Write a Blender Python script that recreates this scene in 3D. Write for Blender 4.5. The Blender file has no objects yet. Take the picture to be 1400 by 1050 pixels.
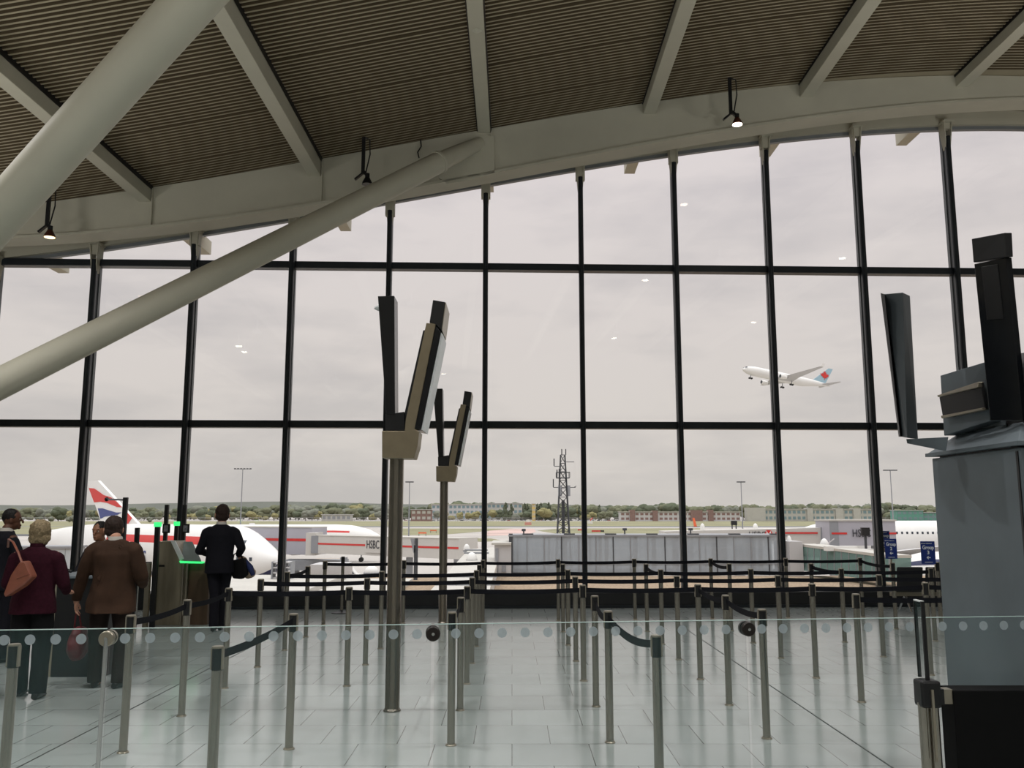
import bpy, bmesh, math, random
import numpy as np
from mathutils import Vector, Matrix, noise
random.seed(7)
SC = bpy.context.scene
COL = SC.collection
# ---------------------------------------------------------------- camera
F = 1200.0; TH = math.atan(175/1200); CZ = 1.75
CT, ST = math.cos(TH), math.sin(TH)
cam_d = bpy.data.cameras.new('camera'); cam = bpy.data.objects.new('camera', cam_d); COL.objects.link(cam)
cam.location = (0, 0, CZ); cam.rotation_euler = (math.pi/2 + TH, 0, 0)
cam_d.sensor_width = 36; cam_d.lens = 36*F/1400; cam_d.clip_start = .05; cam_d.clip_end = 9000
SC.camera = cam
SC.view_settings.view_transform = 'Standard'; SC.view_settings.look = 'None'
SC.view_settings.gamma = 1; SC.view_settings.use_curve_mapping = False
SC.view_settings.exposure = 0.0

def ray(px, py):
    a = (px-700)/F; b = (525-py)/F
    return Vector((a, CT-b*ST, ST+b*CT))
O = Vector((0, 0, CZ))
def atY(px, py, Y): r = ray(px, py); return O + r*(Y/r.y)
def atD(px, py, d): return O + ray(px, py)*d
def atZ(px, py, z=0.0): r = ray(px, py); return O + r*((z-CZ)/r.z)
KW = 0.036
def atW(px, py, D):      # plane Y = D + KW*X (lines parallel to the window wall)
    r = ray(px, py); t = D/(r.y-KW*r.x); return O + r*t
def hit(px, py, p0, n):
    r = ray(px, py); t = (Vector(p0)-O).dot(n)/r.dot(n); return O + r*t

# ---------------------------------------------------------------- materials
def lin(c):
    return tuple(((x/255)/12.92 if x/255 <= .04045 else ((x/255+.055)/1.055)**2.4) for x in c)
MATS = {}
def pm(name, rgb, rough=.5, metal=0.0, var=.06, scale=6.0, bump=0.0, spec=.5, emit=None, es=1.0, sheen=0, stretch=None):
    if name in MATS: return MATS[name]
    m = bpy.data.materials.new(name); m.use_nodes = True; nt = m.node_tree; b = nt.nodes['Principled BSDF']
    c = lin(rgb); tc = nt.nodes.new('ShaderNodeTexCoord'); nz = nt.nodes.new('ShaderNodeTexNoise')
    nz.inputs['Scale'].default_value = scale; nz.inputs['Detail'].default_value = 4
    if stretch:
        mp = nt.nodes.new('ShaderNodeMapping'); mp.inputs['Scale'].default_value = stretch
        nt.links.new(tc.outputs['Object'], mp.inputs['Vector']); nt.links.new(mp.outputs['Vector'], nz.inputs['Vector'])
    else: nt.links.new(tc.outputs['Object'], nz.inputs['Vector'])
    rp = nt.nodes.new('ShaderNodeValToRGB'); rp.color_ramp.elements[0].position = .3; rp.color_ramp.elements[1].position = .7
    rp.color_ramp.elements[0].color = tuple(max(0, x*(1-var)) for x in c)+(1,)
    rp.color_ramp.elements[1].color = tuple(min(1, x*(1+var)) for x in c)+(1,)
    nt.links.new(nz.outputs['Fac'], rp.inputs['Fac']); nt.links.new(rp.outputs['Color'], b.inputs['Base Color'])
    b.inputs['Roughness'].default_value = rough; b.inputs['Metallic'].default_value = metal
    b.inputs['Specular IOR Level'].default_value = spec
    if bump:
        bp = nt.nodes.new('ShaderNodeBump'); bp.inputs['Strength'].default_value = bump; bp.inputs['Distance'].default_value = .01
        nt.links.new(nz.outputs['Fac'], bp.inputs['Height']); nt.links.new(bp.outputs['Normal'], b.inputs['Normal'])
    if emit: b.inputs['Emission Color'].default_value = lin(emit)+(1,); b.inputs['Emission Strength'].default_value = es
    MATS[name] = m; return m
def glassmat(name, tint=(1, 1, 1), refl=.5, base=0.02, rough=0.0, haze=None, hz=0.0):
    m = bpy.data.materials.new(name); m.use_nodes = True; nt = m.node_tree; nt.nodes.clear()
    out = nt.nodes.new('ShaderNodeOutputMaterial'); tr = nt.nodes.new('ShaderNodeBsdfTransparent'); tr.inputs['Color'].default_value = tint+(1,)
    gl = nt.nodes.new('ShaderNodeBsdfGlossy'); gl.inputs['Roughness'].default_value = rough
    fr = nt.nodes.new('ShaderNodeFresnel'); fr.inputs['IOR'].default_value = 1.45
    mu = nt.nodes.new('ShaderNodeMath'); mu.operation = 'MULTIPLY_ADD'; mu.inputs[1].default_value = refl; mu.inputs[2].default_value = base
    nt.links.new(fr.outputs[0], mu.inputs[0])
    mx = nt.nodes.new('ShaderNodeMixShader'); nt.links.new(mu.outputs[0], mx.inputs[0])
    nt.links.new(tr.outputs[0], mx.inputs[1]); nt.links.new(gl.outputs[0], mx.inputs[2]); res = mx
    if haze:
        df = nt.nodes.new('ShaderNodeBsdfDiffuse'); df.inputs['Color'].default_value = lin(haze)+(1,)
        tn = nt.nodes.new('ShaderNodeTexNoise'); tn.inputs['Scale'].default_value = 3
        mm = nt.nodes.new('ShaderNodeMath'); mm.operation = 'MULTIPLY_ADD'; mm.inputs[1].default_value = .1; mm.inputs[2].default_value = hz
        nt.links.new(tn.outputs['Fac'], mm.inputs[0])
        m2 = nt.nodes.new('ShaderNodeMixShader'); nt.links.new(mm.outputs[0], m2.inputs[0])
        nt.links.new(mx.outputs[0], m2.inputs[1]); nt.links.new(df.outputs[0], m2.inputs[2]); res = m2
    nt.links.new(res.outputs[0], out.inputs['Surface']); MATS[name] = m; return m
def emis(name, rgb, s):
    return pm(name, rgb, .5, 0, 0, 5, 0, .2, emit=rgb, es=s)

M_cream = pm('cream_steel', (186, 182, 166), .55, 0, .04, 2, 0, .35)
M_deck = pm('deck_metal', (156, 146, 124), .6, 0, .06, 3, 0, .25); M_backing_shade = pm('deck_backing_shade', (88, 77, 60), .8, 0, .06, 3, 0, .1)  # dark slat backing; its colour on the groove walls is painted shade
M_dark = pm('dark_frame', (34, 40, 46), .4, .2, .08, 4, 0, .5)
M_frameg = pm('grey_frame', (128, 132, 136), .45, .2, .05, 4)
M_sill = pm('black_sill', (22, 24, 27), .5, 0, .15, 8, .1)
M_steel = pm('brushed_steel', (168, 162, 152), .24, .95, .10, 30, 0, .5, stretch=(8, 8, .4))
M_steel2 = pm('satin_steel', (165, 157, 142), .38, .8, .08, 12, 0, .5)
M_chrome = pm('chrome', (215, 215, 215), .15, 1, .03, 5)
M_black = pm('black_plastic', (14, 14, 17), .45, 0, .1, 8)
M_belt = pm('belt_webbing', (24, 25, 30), .85, 0, .15, 60, .2, .1)
M_screen = pm('dark_screen', (18, 20, 24), .25, 0, .1, 4)
M_white = pm('white_panel', (225, 228, 230), .4, 0, .03, 4)
M_slate = pm('slate_metal', (102, 111, 117), .5, .15, .12, 2.2, 0, .4)
M_green = emis('green_light', (60, 225, 120), 1.2)
M_warm = emis('warm_lamp', (255, 226, 180), 9)
M_glass = glassmat('window_glass', (.99, .995, .995), .6, .004)
M_bglass = glassmat('barrier_glass', (.985, .99, .99), .28, .006, 0, (120, 160, 160), .0)
M_edge = pm('glass_edge', (190, 214, 210), .2, 0, .03, 5)
M_dot = glassmat('frosted_dot', (.80, .84, .85), .3, .02, .4, (206, 216, 222), .38)

# ---------------------------------------------------------------- mesh builder
class MB:
    def __init__(s): s.v = []; s.f = []; s.m = []
    def add(s, vs, fs, mi=0):
        n = len(s.v); s.v += [tuple(v) for v in vs]; s.f += [tuple(i+n for i in f) for f in fs]; s.m += [mi]*len(fs); return s
    def hexa(s, p, mi=0):    # 8 points: 0-3 one face, 4-7 the opposite face
        return s.add(p, [(0, 3, 2, 1), (4, 5, 6, 7), (0, 1, 5, 4), (1, 2, 6, 5), (2, 3, 7, 6), (3, 0, 4, 7)], mi)
    def box(s, lo, hi, mi=0):
        x0, y0, z0 = lo; x1, y1, z1 = hi
        return s.hexa([(x0, y0, z0), (x1, y0, z0), (x1, y1, z0), (x0, y1, z0), (x0, y0, z1), (x1, y0, z1), (x1, y1, z1), (x0, y1, z1)], mi)
    def prism(s, poly, off, mi=0):
        n = len(poly); off = Vector(off); a = [Vector(p) for p in poly]; b = [p+off for p in a]
        fs = [tuple(range(n))[::-1], tuple(range(n, 2*n))]+[(i, (i+1) % n, n+(i+1) % n, n+i) for i in range(n)]
        return s.add(a+b, fs, mi)
    def bar(s, p0, p1, w, h, up=(0, 0, 1), mi=0):
        p0 = Vector(p0); p1 = Vector(p1); d = (p1-p0).normalized(); u = Vector(up)
        if abs(d.dot(u)) > .98: u = Vector((0, 1, 0))
        x = d.cross(u).normalized(); u = x.cross(d).normalized(); q = []
        for p in (p0, p1): q += [p-x*w/2-u*h/2, p+x*w/2-u*h/2, p+x*w/2+u*h/2, p-x*w/2+u*h/2]
        return s.hexa(q, mi)
    def tube(s, pts, rs, n=12, mi=0, caps=True, ell=1.0, up=(0, 0, 1)):
        pts = [Vector(p) for p in pts]
        if not isinstance(rs, (list, tuple)): rs = [rs]*len(pts)
        base = []; prevx = None
        for i, p in enumerate(pts):
            d = (pts[min(i+1, len(pts)-1)]-pts[max(i-1, 0)]).normalized(); u = Vector(up)
            if abs(d.dot(u)) > .97: u = Vector((0, 1, 0))
            x = d.cross(u).normalized()
            if prevx is not None and x.dot(prevx) < 0: x = -x
            prevx = x; y = x.cross(d).normalized()
            for k in range(n):
                a = 2*math.pi*k/n; base.append(p+x*math.cos(a)*rs[i]+y*math.sin(a)*rs[i]*ell)
        fs = []
        for i in range(len(pts)-1):
            for k in range(n): fs.append((i*n+k, i*n+(k+1) % n, (i+1)*n+(k+1) % n, (i+1)*n+k))
        if caps: fs += [tuple(range(n))[::-1], tuple((len(pts)-1)*n+k for k in range(n))]
        return s.add(base, fs, mi)
    def lathe(s, c, prof, n=24, mi=0):   # prof (r,z) about a vertical axis
        vs = []; fs = []
        for r, z in prof:
            for k in range(n):
                a = 2*math.pi*k/n; vs.append((c[0]+r*math.cos(a), c[1]+r*math.sin(a), c[2]+z))
        for i in range(len(prof)-1):
            for k in range(n): fs.append((i*n+k, i*n+(k+1) % n, (i+1)*n+(k+1) % n, (i+1)*n+k))
        fs += [tuple(range(n))[::-1], tuple((len(prof)-1)*n+k for k in range(n))]
        return s.add(vs, fs, mi)
    def ball(s, c, r, n=12, mi=0, rot=None):
        if not isinstance(r, (list, tuple)): r = (r, r, r)
        vs = []; fs = []; m = n//2
        for i in range(1, m):
            t = math.pi*i/m
            for k in range(n):
                a = 2*math.pi*k/n; vs.append(Vector((r[0]*math.sin(t)*math.cos(a), r[1]*math.sin(t)*math.sin(a), r[2]*math.cos(t))))
        vs += [Vector((0, 0, r[2])), Vector((0, 0, -r[2]))]; T, B = len(vs)-2, len(vs)-1
        for i in range(m-2):
            for k in range(n): fs.append((i*n+k, (i+1)*n+k, (i+1)*n+(k+1) % n, i*n+(k+1) % n))
        for k in range(n): fs.append((T, k, (k+1) % n)); fs.append((B, (m-2)*n+(k+1) % n, (m-2)*n+k))
        if rot is not None: vs = [rot @ v for v in vs]
        c = Vector(c); return s.add([v+c for v in vs], fs, mi)
    def loft(s, secs, n=16, mi=0):   # secs: (center, rx, ry, power) horizontal ellipses
        vs = []; fs = []
        for c, rx, ry in secs:
            for k in range(n):
                a = 2*math.pi*k/n; vs.append((c[0]+rx*math.cos(a), c[1]+ry*math.sin(a), c[2]))
        for i in range(len(secs)-1):
            for k in range(n): fs.append((i*n+k, i*n+(k+1) % n, (i+1)*n+(k+1) % n, (i+1)*n+k))
        fs += [tuple(range(n))[::-1], tuple((len(secs)-1)*n+k for k in range(n))]
        return s.add(vs, fs, mi)
    def mesh(s, name, mats):
        me = bpy.data.meshes.new(name); me.from_pydata(s.v, [], s.f)
        if not isinstance(mats, (list, tuple)): mats = [mats]
        for m in mats: me.materials.append(m)
        if len(mats) > 1: me.polygons.foreach_set('material_index', s.m)
        bm = bmesh.new(); bm.from_mesh(me); bmesh.ops.recalc_face_normals(bm, faces=bm.faces); bm.to_mesh(me); bm.free()
        me.update(); return me
    def build(s, name, mats, parent=None, smooth=False, bevel=0, angle=40):
        me = s.mesh(name, mats)
        return link(name, me, parent, smooth, bevel, angle)
def world(o):
    B = Matrix.LocRotScale(o.location, o.rotation_euler, o.scale)
    return world(o.parent) @ o.matrix_parent_inverse @ B if o.parent else B
def link(name, me, parent=None, smooth=False, bevel=0, angle=40):
    if smooth:
        me.polygons.foreach_set('use_smooth', [True]*len(me.polygons))
        try: me.set_sharp_from_angle(angle=math.radians(angle))
        except Exception: pass
    o = bpy.data.objects.new(name, me); COL.objects.link(o)
    if parent is not None:
        o.parent = parent
        if parent.get('_local'): o['_local'] = 1
        else: o.matrix_parent_inverse = world(parent).inverted()
    if bevel:
        b = o.modifiers.new('bevel', 'BEVEL'); b.width = bevel; b.segments = 2; b.limit_method = 'ANGLE'
    return o
def thing(name, label, cat, loc=(0, 0, 0), rotz=0, group=None, local=False):
    o = bpy.data.objects.new(name, None); COL.objects.link(o); o.location = loc; o.rotation_euler = (0, 0, rotz)
    o.empty_display_size = .1
    o['label'] = label; o['category'] = cat
    if group: o['group'] = group
    if local: o['_local'] = 1
    return o
def tag(o, label, cat, group=None, kind=None):
    o['label'] = label; o['category'] = cat
    if group: o['group'] = group
    if kind: o['kind'] = kind
    return o
def struct(o): o['kind'] = 'structure'; return o
def copy_tree(o, parent=None):
    c = o.copy(); COL.objects.link(c)
    if parent is not None: c.parent = parent; c.matrix_parent_inverse = o.matrix_parent_inverse.copy()
    for ch in list(o.children): copy_tree(ch, c)
    return c
def textmesh(body, size, depth=.0, bold=0.0, shear=0):
    cu = bpy.data.curves.new('lettering', 'FONT'); cu.body = body; cu.size = size; cu.extrude = depth; cu.offset = bold; cu.shear = shear
    cu.align_x = 'CENTER'; cu.align_y = 'CENTER'; cu.resolution_u = 3
    o = bpy.data.objects.new('lettering', cu); COL.objects.link(o)
    dg = bpy.context.evaluated_depsgraph_get(); me = bpy.data.meshes.new_from_object(o.evaluated_get(dg))
    bpy.data.objects.remove(o); bpy.data.curves.remove(cu); return me
def textpart(name, body, size, c, xdir, updir, m, parent=None, bold=0.0, shear=0, width=None, depth=.003):
    me = textmesh(body, size, depth, bold, shear); x = Vector(xdir).normalized(); u = Vector(updir).normalized(); n = x.cross(u).normalized(); u = n.cross(x)
    sx = 1
    if width:
        xs = [v.co.x for v in me.vertices]; sx = width/(max(xs)-min(xs))
    M = Matrix((x*sx, u, n)).transposed().to_4x4(); M.translation = Vector(c); me.transform(M)
    me.materials.clear(); me.materials.append(m); me.name = name
    return link(name, me, parent)
def spheremesh(c, r): return MB().ball(c, r)

# ================================================================ SHELL
DG = 16.95     # glass plane distance at x=0
DB = 15.45     # front face of the arched edge beam
def polyz(pts, D, deg=3):
    q = [atW(x, y, D) for x, y in pts]; c = np.polyfit([p.x for p in q], [p.z for p in q], deg)
    x0, x1 = min(p.x for p in q)-1.0, max(p.x for p in q)+1.0; dc = np.polyder(c)
    def fz(x):
        if x < x0: return float(np.polyval(c, x0)+np.polyval(dc, x0)*(x-x0))
        if x > x1: return float(np.polyval(c, x1)+np.polyval(dc, x1)*(x-x1))
        return float(np.polyval(c, x))
    return fz
deck_z = polyz([(0, 284), (68, 272), (202, 257), (300, 241), (400, 226), (434, 219), (593, 189), (650, 177), (720, 165), (771, 156), (877, 139), (1000, 123), (1100, 116), (1250, 108), (1400, 101)], DB)
beamb_z = polyz([(17, 329), (200, 310), (300, 299), (400, 287), (437, 279), (562, 261), (678, 238), (720, 230), (789, 220), (917, 191), (1029, 171), (1166, 156), (1297, 143), (1400, 138)], DB)
head_z = polyz([(0, 357), (117, 340), (250, 321), (400, 299), (525, 276), (675, 250), (809, 226), (929, 204), (1034, 194), (1160, 183), (1300, 174), (1400, 173)], DG)
XL, XR, YB = -15.0, 17.0, -9.0
xs = np.linspace(XL, XR, 81)
# floor
m = bpy.data.materials.new('floor_tiles'); m.use_nodes = True; nt = m.node_tree; b = nt.nodes['Principled BSDF']
tc = nt.nodes.new('ShaderNodeTexCoord'); br = nt.nodes.new('ShaderNodeTexBrick')
br.inputs['Scale'].default_value = 1; br.inputs['Brick Width'].default_value = .585; br.inputs['Row Height'].default_value = .585
br.inputs['Mortar Size'].default_value = .004; br.inputs['Mortar Smooth'].default_value = .2; br.offset = .5; br.inputs['Bias'].default_value = 0
br.inputs['Color1'].default_value = lin((168, 176, 174))+(1,); br.inputs['Color2'].default_value = lin((176, 184, 182))+(1,); br.inputs['Mortar'].default_value = lin((96, 100, 98))+(1,)
nt.links.new(tc.outputs['Object'], br.inputs['Vector'])
nz = nt.nodes.new('ShaderNodeTexNoise'); nz.inputs['Scale'].default_value = 2.2; nz.inputs['Detail'].default_value = 6
nt.links.new(tc.outputs['Object'], nz.inputs['Vector'])
mx = nt.nodes.new('ShaderNodeMix'); mx.data_type = 'RGBA'; mx.blend_type = 'MULTIPLY'; mx.inputs['Factor'].default_value = .35
rp = nt.nodes.new('ShaderNodeValToRGB'); rp.color_ramp.elements[0].color = (.72, .72, .70, 1); rp.color_ramp.elements[1].color = (1, 1, 1, 1)
rp.color_ramp.elements[0].position = .3; rp.color_ramp.elements[1].position = .65
nt.links.new(nz.outputs['Fac'], rp.inputs['Fac']); nt.links.new(br.outputs['Color'], mx.inputs['A']); nt.links.new(rp.outputs['Color'], mx.inputs['B'])
nt.links.new(mx.outputs['Result'], b.inputs['Base Color'])
n2 = nt.nodes.new('ShaderNodeTexNoise'); n2.inputs['Scale'].default_value = 14; n2.inputs['Detail'].default_value = 3; nt.links.new(tc.outputs['Object'], n2.inputs['Vector'])
mr = nt.nodes.new('ShaderNodeMapRange'); mr.inputs['To Min'].default_value = .10; mr.inputs['To Max'].default_value = .20
nt.links.new(n2.outputs['Fac'], mr.inputs['Value']); nt.links.new(mr.outputs['Result'], b.inputs['Roughness']); b.inputs['Specular IOR Level'].default_value = .7; b.inputs['IOR'].default_value = 1.85
M_floor = m
fb = MB(); fb.hexa([(XL, YB, -.3), (XR, YB, -.3), (XR, DG+.3+KW*XR, -.3), (XL, DG+.3+KW*XL, -.3), (XL, YB, 0), (XR, YB, 0), (XR, DG+.3+KW*XR, 0), (XL, DG+.3+KW*XL, 0)])
fo = fb.build('floor', M_floor); struct(fo)
M_joint = pm('movement_joint', (58, 60, 58), .6)
for X in (-3.42, 2.63): struct(MB().box((X-.006, YB+.1, .0), (X+.006, 15.9, .0025)).build('trim_floor_joint', M_joint))
# walls
M_wall = pm('wall_paint', (150, 148, 140), .7)
hL = deck_z(XL); hR = deck_z(XR)
wb = MB(); top = [(x, YB, deck_z(x)+.1) for x in xs]
wb.prism([(XL, YB, 0), (XR, YB, 0)]+top[::-1], (0, -.2, 0)); struct(wb.build('wall_back', M_wall))
struct(MB().box((XL-.2, YB, 0), (XL, DG+KW*XL+.2, hL+.2)).build('wall_left', M_wall))
struct(MB().box((XR, YB, 0), (XR+.2, DG+KW*XR+.2, hR+.2)).build('wall_right', M_wall))
# corrugated ceiling
cb = MB(); cb_m = []; prof = []; y = YB
prof.append((YB, .0)); y = 4.0; i = 0
while y < 15.55:
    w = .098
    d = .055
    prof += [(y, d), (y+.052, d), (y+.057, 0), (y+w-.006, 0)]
    if i % 13 == 12: prof += [(y+w-.01, .10), (y+w+.02, .10), (y+w+.022, d)]; y += .03
    y += w; i += 1
prof += [(15.7, 0), (18.0, 0)]
vs = []; fs = []; n = len(prof)
for x in xs:
    z = deck_z(x)
    for (yy, d) in prof: vs.append((x, yy+KW*x*(1 if yy > 15 else 0)*0, z+d))
for a in range(len(xs)-1):
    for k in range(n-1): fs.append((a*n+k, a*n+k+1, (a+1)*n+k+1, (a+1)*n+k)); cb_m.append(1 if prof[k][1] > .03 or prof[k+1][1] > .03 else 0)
cb.add(vs, fs); cb.m = cb_m
# upper skin so that the roof has thickness
vs2 = []; fs2 = []
for x in xs: vs2 += [(x, YB, deck_z(x)+.3), (x, 18.0, deck_z(x)+.3)]
for a in range(len(xs)-1): fs2.append((2*a, 2*a+1, 2*a+3, 2*a+2))
cb.add(vs2, fs2)
cb.add([(x, 18.0, deck_z(x)) for x in xs]+[(x, 18.0, deck_z(x)+.3) for x in xs], [(a, a+1, a+1+len(xs), a+len(xs)) for a in range(len(xs)-1)])
struct(cb.build('ceiling', [M_deck, M_backing_shade]))

# arched edge beam: box section following the vault
ab = MB(); vs = []; fs = []
for x in xs:
    y0 = DB+KW*x; zt = deck_z(x)-.01; zb = beamb_z(x)
    vs += [(x, y0, zt), (x, y0, zb+.05), (x, y0-.05, zb+.05), (x, y0-.05, zb), (x, y0+.42, zb), (x, y0+.42, zt)]
for a in range(len(xs)-1):
    for k in range(6): fs.append((a*6+k, a*6+(k+1) % 6, (a+1)*6+(k+1) % 6, (a+1)*6+k))
ab.add(vs, fs)
arch = tag(ab.build('arched_edge_beam', M_cream), 'long curved cream steel edge beam running along the head of the window wall', 'beam')
# glazing head fascia
hb = MB(); vs = []; fs = []
for x in xs:
    y0 = DG-.12+KW*x; zh = head_z(x)
    vs += [(x, y0, deck_z(x)-.02), (x, y0, zh), (x, y0+.30, zh), (x, y0+.30, deck_z(x)-.02)]
for a in range(len(xs)-1):
    for k in range(4): fs.append((a*4+k, a*4+(k+1) % 4, (a+1)*4+(k+1) % 4, (a+1)*4+k))
hb.add(vs, fs); struct(hb.build('trim_glazing_head', M_cream))
hb = MB(); vs = []; fs = []
for x in xs:
    y0 = DG-.03+KW*x; zh = head_z(x)
    vs += [(x, y0, zh+.01), (x, y0, zh-.07), (x, y0+.10, zh-.07), (x, y0+.10, zh+.01)]
for a in range(len(xs)-1):
    for k in range(4): fs.append((a*4+k, a*4+(k+1) % 4, (a+1)*4+(k+1) % 4, (a+1)*4+k))
hb.add(vs, fs); struct(hb.build('trim_glazing_top_frame', M_frameg))
# rafters
RP = [(198, 276), (430, 241), (662, 182), (888, 156), (1102, 133), (1315, 119)]
RQ = [atW(x, y, DB) for x, y in RP]
sp = (RQ[-1].x-RQ[0].x)/5
RXZ = [(RQ[0].x-sp, deck_z(RQ[0].x-sp)-.22)]+[(q.x, q.z) for q in RQ]+[(RQ[-1].x+sp, deck_z(RQ[-1].x+sp)-.22)]
names = ['far left roof beam, outside the first one that shows', 'leftmost roof beam, passing behind the thick leaning tube', 'second roof beam from the left, ending over the long thin strut',
         'roof beam at the head of the long strut, with a diamond plate on its underside', 'roof beam ending between the strut head and the lit right spotlight',
         'roof beam just right of the lit spotlight on the edge beam', 'rightmost roof beam near the upper right corner', 'roof beam beyond the right edge of the view']
for i, (x, z) in enumerate(RXZ):
    t = thing('roof_beam', 'cream steel '+names[i], 'beam', (x, DB, z), 0, 'parallel roof beams under the ribbed ceiling')
    MB().box((x-.115, YB+.05, z), (x+.115, DB+KW*x-.002, deck_z(x)+.02)).build('inner_length', M_cream, t, bevel=.008)
    MB().box((x-.115, DG+.2+KW*x, z-.03), (x+.115, 18.4, deck_z(x)-.01)).build('outer_end', M_cream, t)
    zb = beamb_z(x)
    if i < 4: MB().box((x+.13, DB+KW*x-.045, zb+.05), (x+.15, DB+KW*x+.01, z+.03 if i > 3 else deck_z(x)-.02)).build('stiffener', M_cream, t)
    for s in (-1, 1): MB().box((x+s*.128-.006, 4.0, deck_z(x)-.05), (x+s*.128+.006, DB+KW*x, deck_z(x)+.05)).build('shadow_gap', M_black, t)
    if i == 3:
        c = atZ(652, 42, z); MB().add([(c.x-.09, c.y, z-.004), (c.x, c.y-.09, z-.004), (c.x+.09, c.y, z-.004), (c.x, c.y+.09, z-.004), (c.x, c.y, z-.05)], [(0, 1, 2, 3), (0, 1, 4), (1, 2, 4), (2, 3, 4), (3, 0, 4)]).build('diamond_plate', M_cream, t)
# struts
def strut(label, pA, dA, pB, dB_, r0, r1, ext0, ext1, cap=False):
    A = atD(*pA, dA); B = atD(*pB, dB_); d = (B-A)
    P0 = A-d*ext0; P1 = B+d*ext1
    t = thing('tubular_strut', label, 'strut', tuple(P0), group='leaning tubular roof struts')
    MB().tube([P0, P1], [r0, r1], 40).build('tube', M_cream, t, True)
    return t, P0, P1, d.normalized()
def toz(A, B, z): return (A.z-z)/(B.z-A.z)
A = atD(0, 524, 10.9); B = atD(600, 222, 15.3)
t, P0, P1, d = strut('long cream tubular strut crossing the windows up to the edge beam', (0, 524), 10.9, (600, 222), 15.3, .20, .185, toz(A, B, 0), 0)
MB().tube([P1-d*.02, P1+d*.03], [.20, .20], 40).build('collar', M_cream, t, True)
N = atW(655, 196, DB-.02)
MB().tube([P1, P1+(N-P1)*.5, N], [.17, .15, .12], 32).build('tapered_end', M_cream, t, True)
gb = MB(); q = [atW(x, y, DB-.05) for x, y in [(600, 243), (628, 200), (650, 186), (676, 186), (676, 236), (640, 247), (612, 251)]]
gb.prism(q, (0, .05, 0)).build('gusset_plate', M_cream, t)
A = atD(0, 293, 7.9); B = atD(264, 0, 7.25)
strut('thick cream tubular strut leaning across the upper left corner', (0, 293), 7.9, (264, 0), 7.25, .20, .20, toz(A, B, 0), .42)

# window wall --------------------------------------------------------------
HX = [112, 252, 390, 527, 664, 797, 931, 1064, 1195]
q = [atW(x, 700, DG-.15).x for x in HX]; c = np.polyfit(range(9), q, 1); MX = [float(c[0]*i+c[1])*1.009 for i in range(-3, 13)]
zt1 = atW(664, 365.5, DG-.05).z; zt2 = atW(664, 581, DG-.05).z; zs = atW(700, 809, DG-.3).z
ORD = {}
for j, x in enumerate(MX):
    y0 = DG+KW*x; zh = head_z(x)
    o = MB().tube([(x, y0-.20, .02), (x, y0-.20, zh-.30)], .052, 20, ell=1.5, up=(0, 1, 0)).build('trim_mullion_%d' % (j+1), M_dark, None, True); struct(o)
    MB().box((x-.018, y0-.15, .02), (x+.018, y0-.02, zh-.32)).build('web_plate', M_dark, o)
    MB().box((x-.032, y0-.03, .02), (x+.032, y0+.06, zh)).build('glazing_bar', M_frameg, o)
    # bracket at the head
    k = MB(); 
    for s in (-1, 1):
        k.prism([(x+s*.07, y0-.30, zh+.02), (x+s*.07, y0-.02, zh+.02), (x+s*.03, y0-.10, zh-.56), (x+s*.03, y0-.22, zh-.56)], (s*.018, 0, 0))
    k.box((x-.11, y0-.34, zh-.01), (x+.11, y0-.01, zh+.03)); k.tube([(x-.07, y0-.17, zh-.28), (x+.07, y0-.17, zh-.28)], .022, 10)
    k.box((x-.05, y0-.21, zh-.50), (x+.05, y0-.12, zh-.40))
    k.build('head_bracket', M_cream, o)
    MB().box((x-.09, y0-.24, zh+.0), (x+.09, y0-.12, beamb_z(x)+.05)).build('hanger', M_cream, o)
for nm, z in (('upper', zt1), ('lower', zt2)):
    b_ = MB(); hh = .068
    b_.hexa([(XL, DG-.13+KW*XL, z-hh), (XR, DG-.13+KW*XR, z-hh), (XR, DG+.08+KW*XR, z-hh), (XL, DG+.08+KW*XL, z-hh), (XL, DG-.13+KW*XL, z+hh), (XR, DG-.13+KW*XR, z+hh), (XR, DG+.08+KW*XR, z+hh), (XL, DG+.08+KW*XL, z+hh)])
    struct(b_.build('trim_transom_'+nm, M_dark, bevel=.01))
def slab(name, y0, y1, z0, z1, mt, bv=0):
    return struct(MB().hexa([(XL, y0+KW*XL, z0), (XR, y0+KW*XR, z0), (XR, y1+KW*XR, z0), (XL, y1+KW*XL, z0), (XL, y0+KW*XL, z1), (XR, y0+KW*XR, z1), (XR, y1+KW*XR, z1), (XL, y1+KW*XL, z1)]).build(name, mt, bevel=bv))
slab('trim_window_sill', DG-.42, DG+.1, 0, zs, M_sill, .02)
slab('baseboard_window', DG-.44, DG-.42, 0, .05, M_dark)
for j in range(len(MX)-1):
    xa, xb = MX[j]+.03, MX[j+1]-.03; xm = (xa+xb)/2; g = MB()
    segs = [(zs-.02, zt2-.05), (zt2+.05, zt1-.05)]
    for z0, z1 in segs:
        g.hexa([(xa, DG+.03+KW*xa, z0), (xb, DG+.03+KW*xb, z0), (xb, DG+.05+KW*xb, z0), (xa, DG+.05+KW*xa, z0), (xa, DG+.03+KW*xa, z1), (xb, DG+.03+KW*xb, z1), (xb, DG+.05+KW*xb, z1), (xa, DG+.05+KW*xa, z1)])
    za, zb = max(head_z(xa), zt1+.1), max(head_z(xb), zt1+.1); z0 = zt1+.05
    if za-z0 > .02:
        g.hexa([(xa, DG+.03+KW*xa, z0), (xb, DG+.03+KW*xb, z0), (xb, DG+.05+KW*xb, z0), (xa, DG+.05+KW*xa, z0), (xa, DG+.03+KW*xa, za), (xb, DG+.03+KW*xb, zb), (xb, DG+.05+KW*xb, zb), (xa, DG+.05+KW*xa, za)])
    struct(g.build('window_%d' % (j+1), M_glass))
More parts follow.
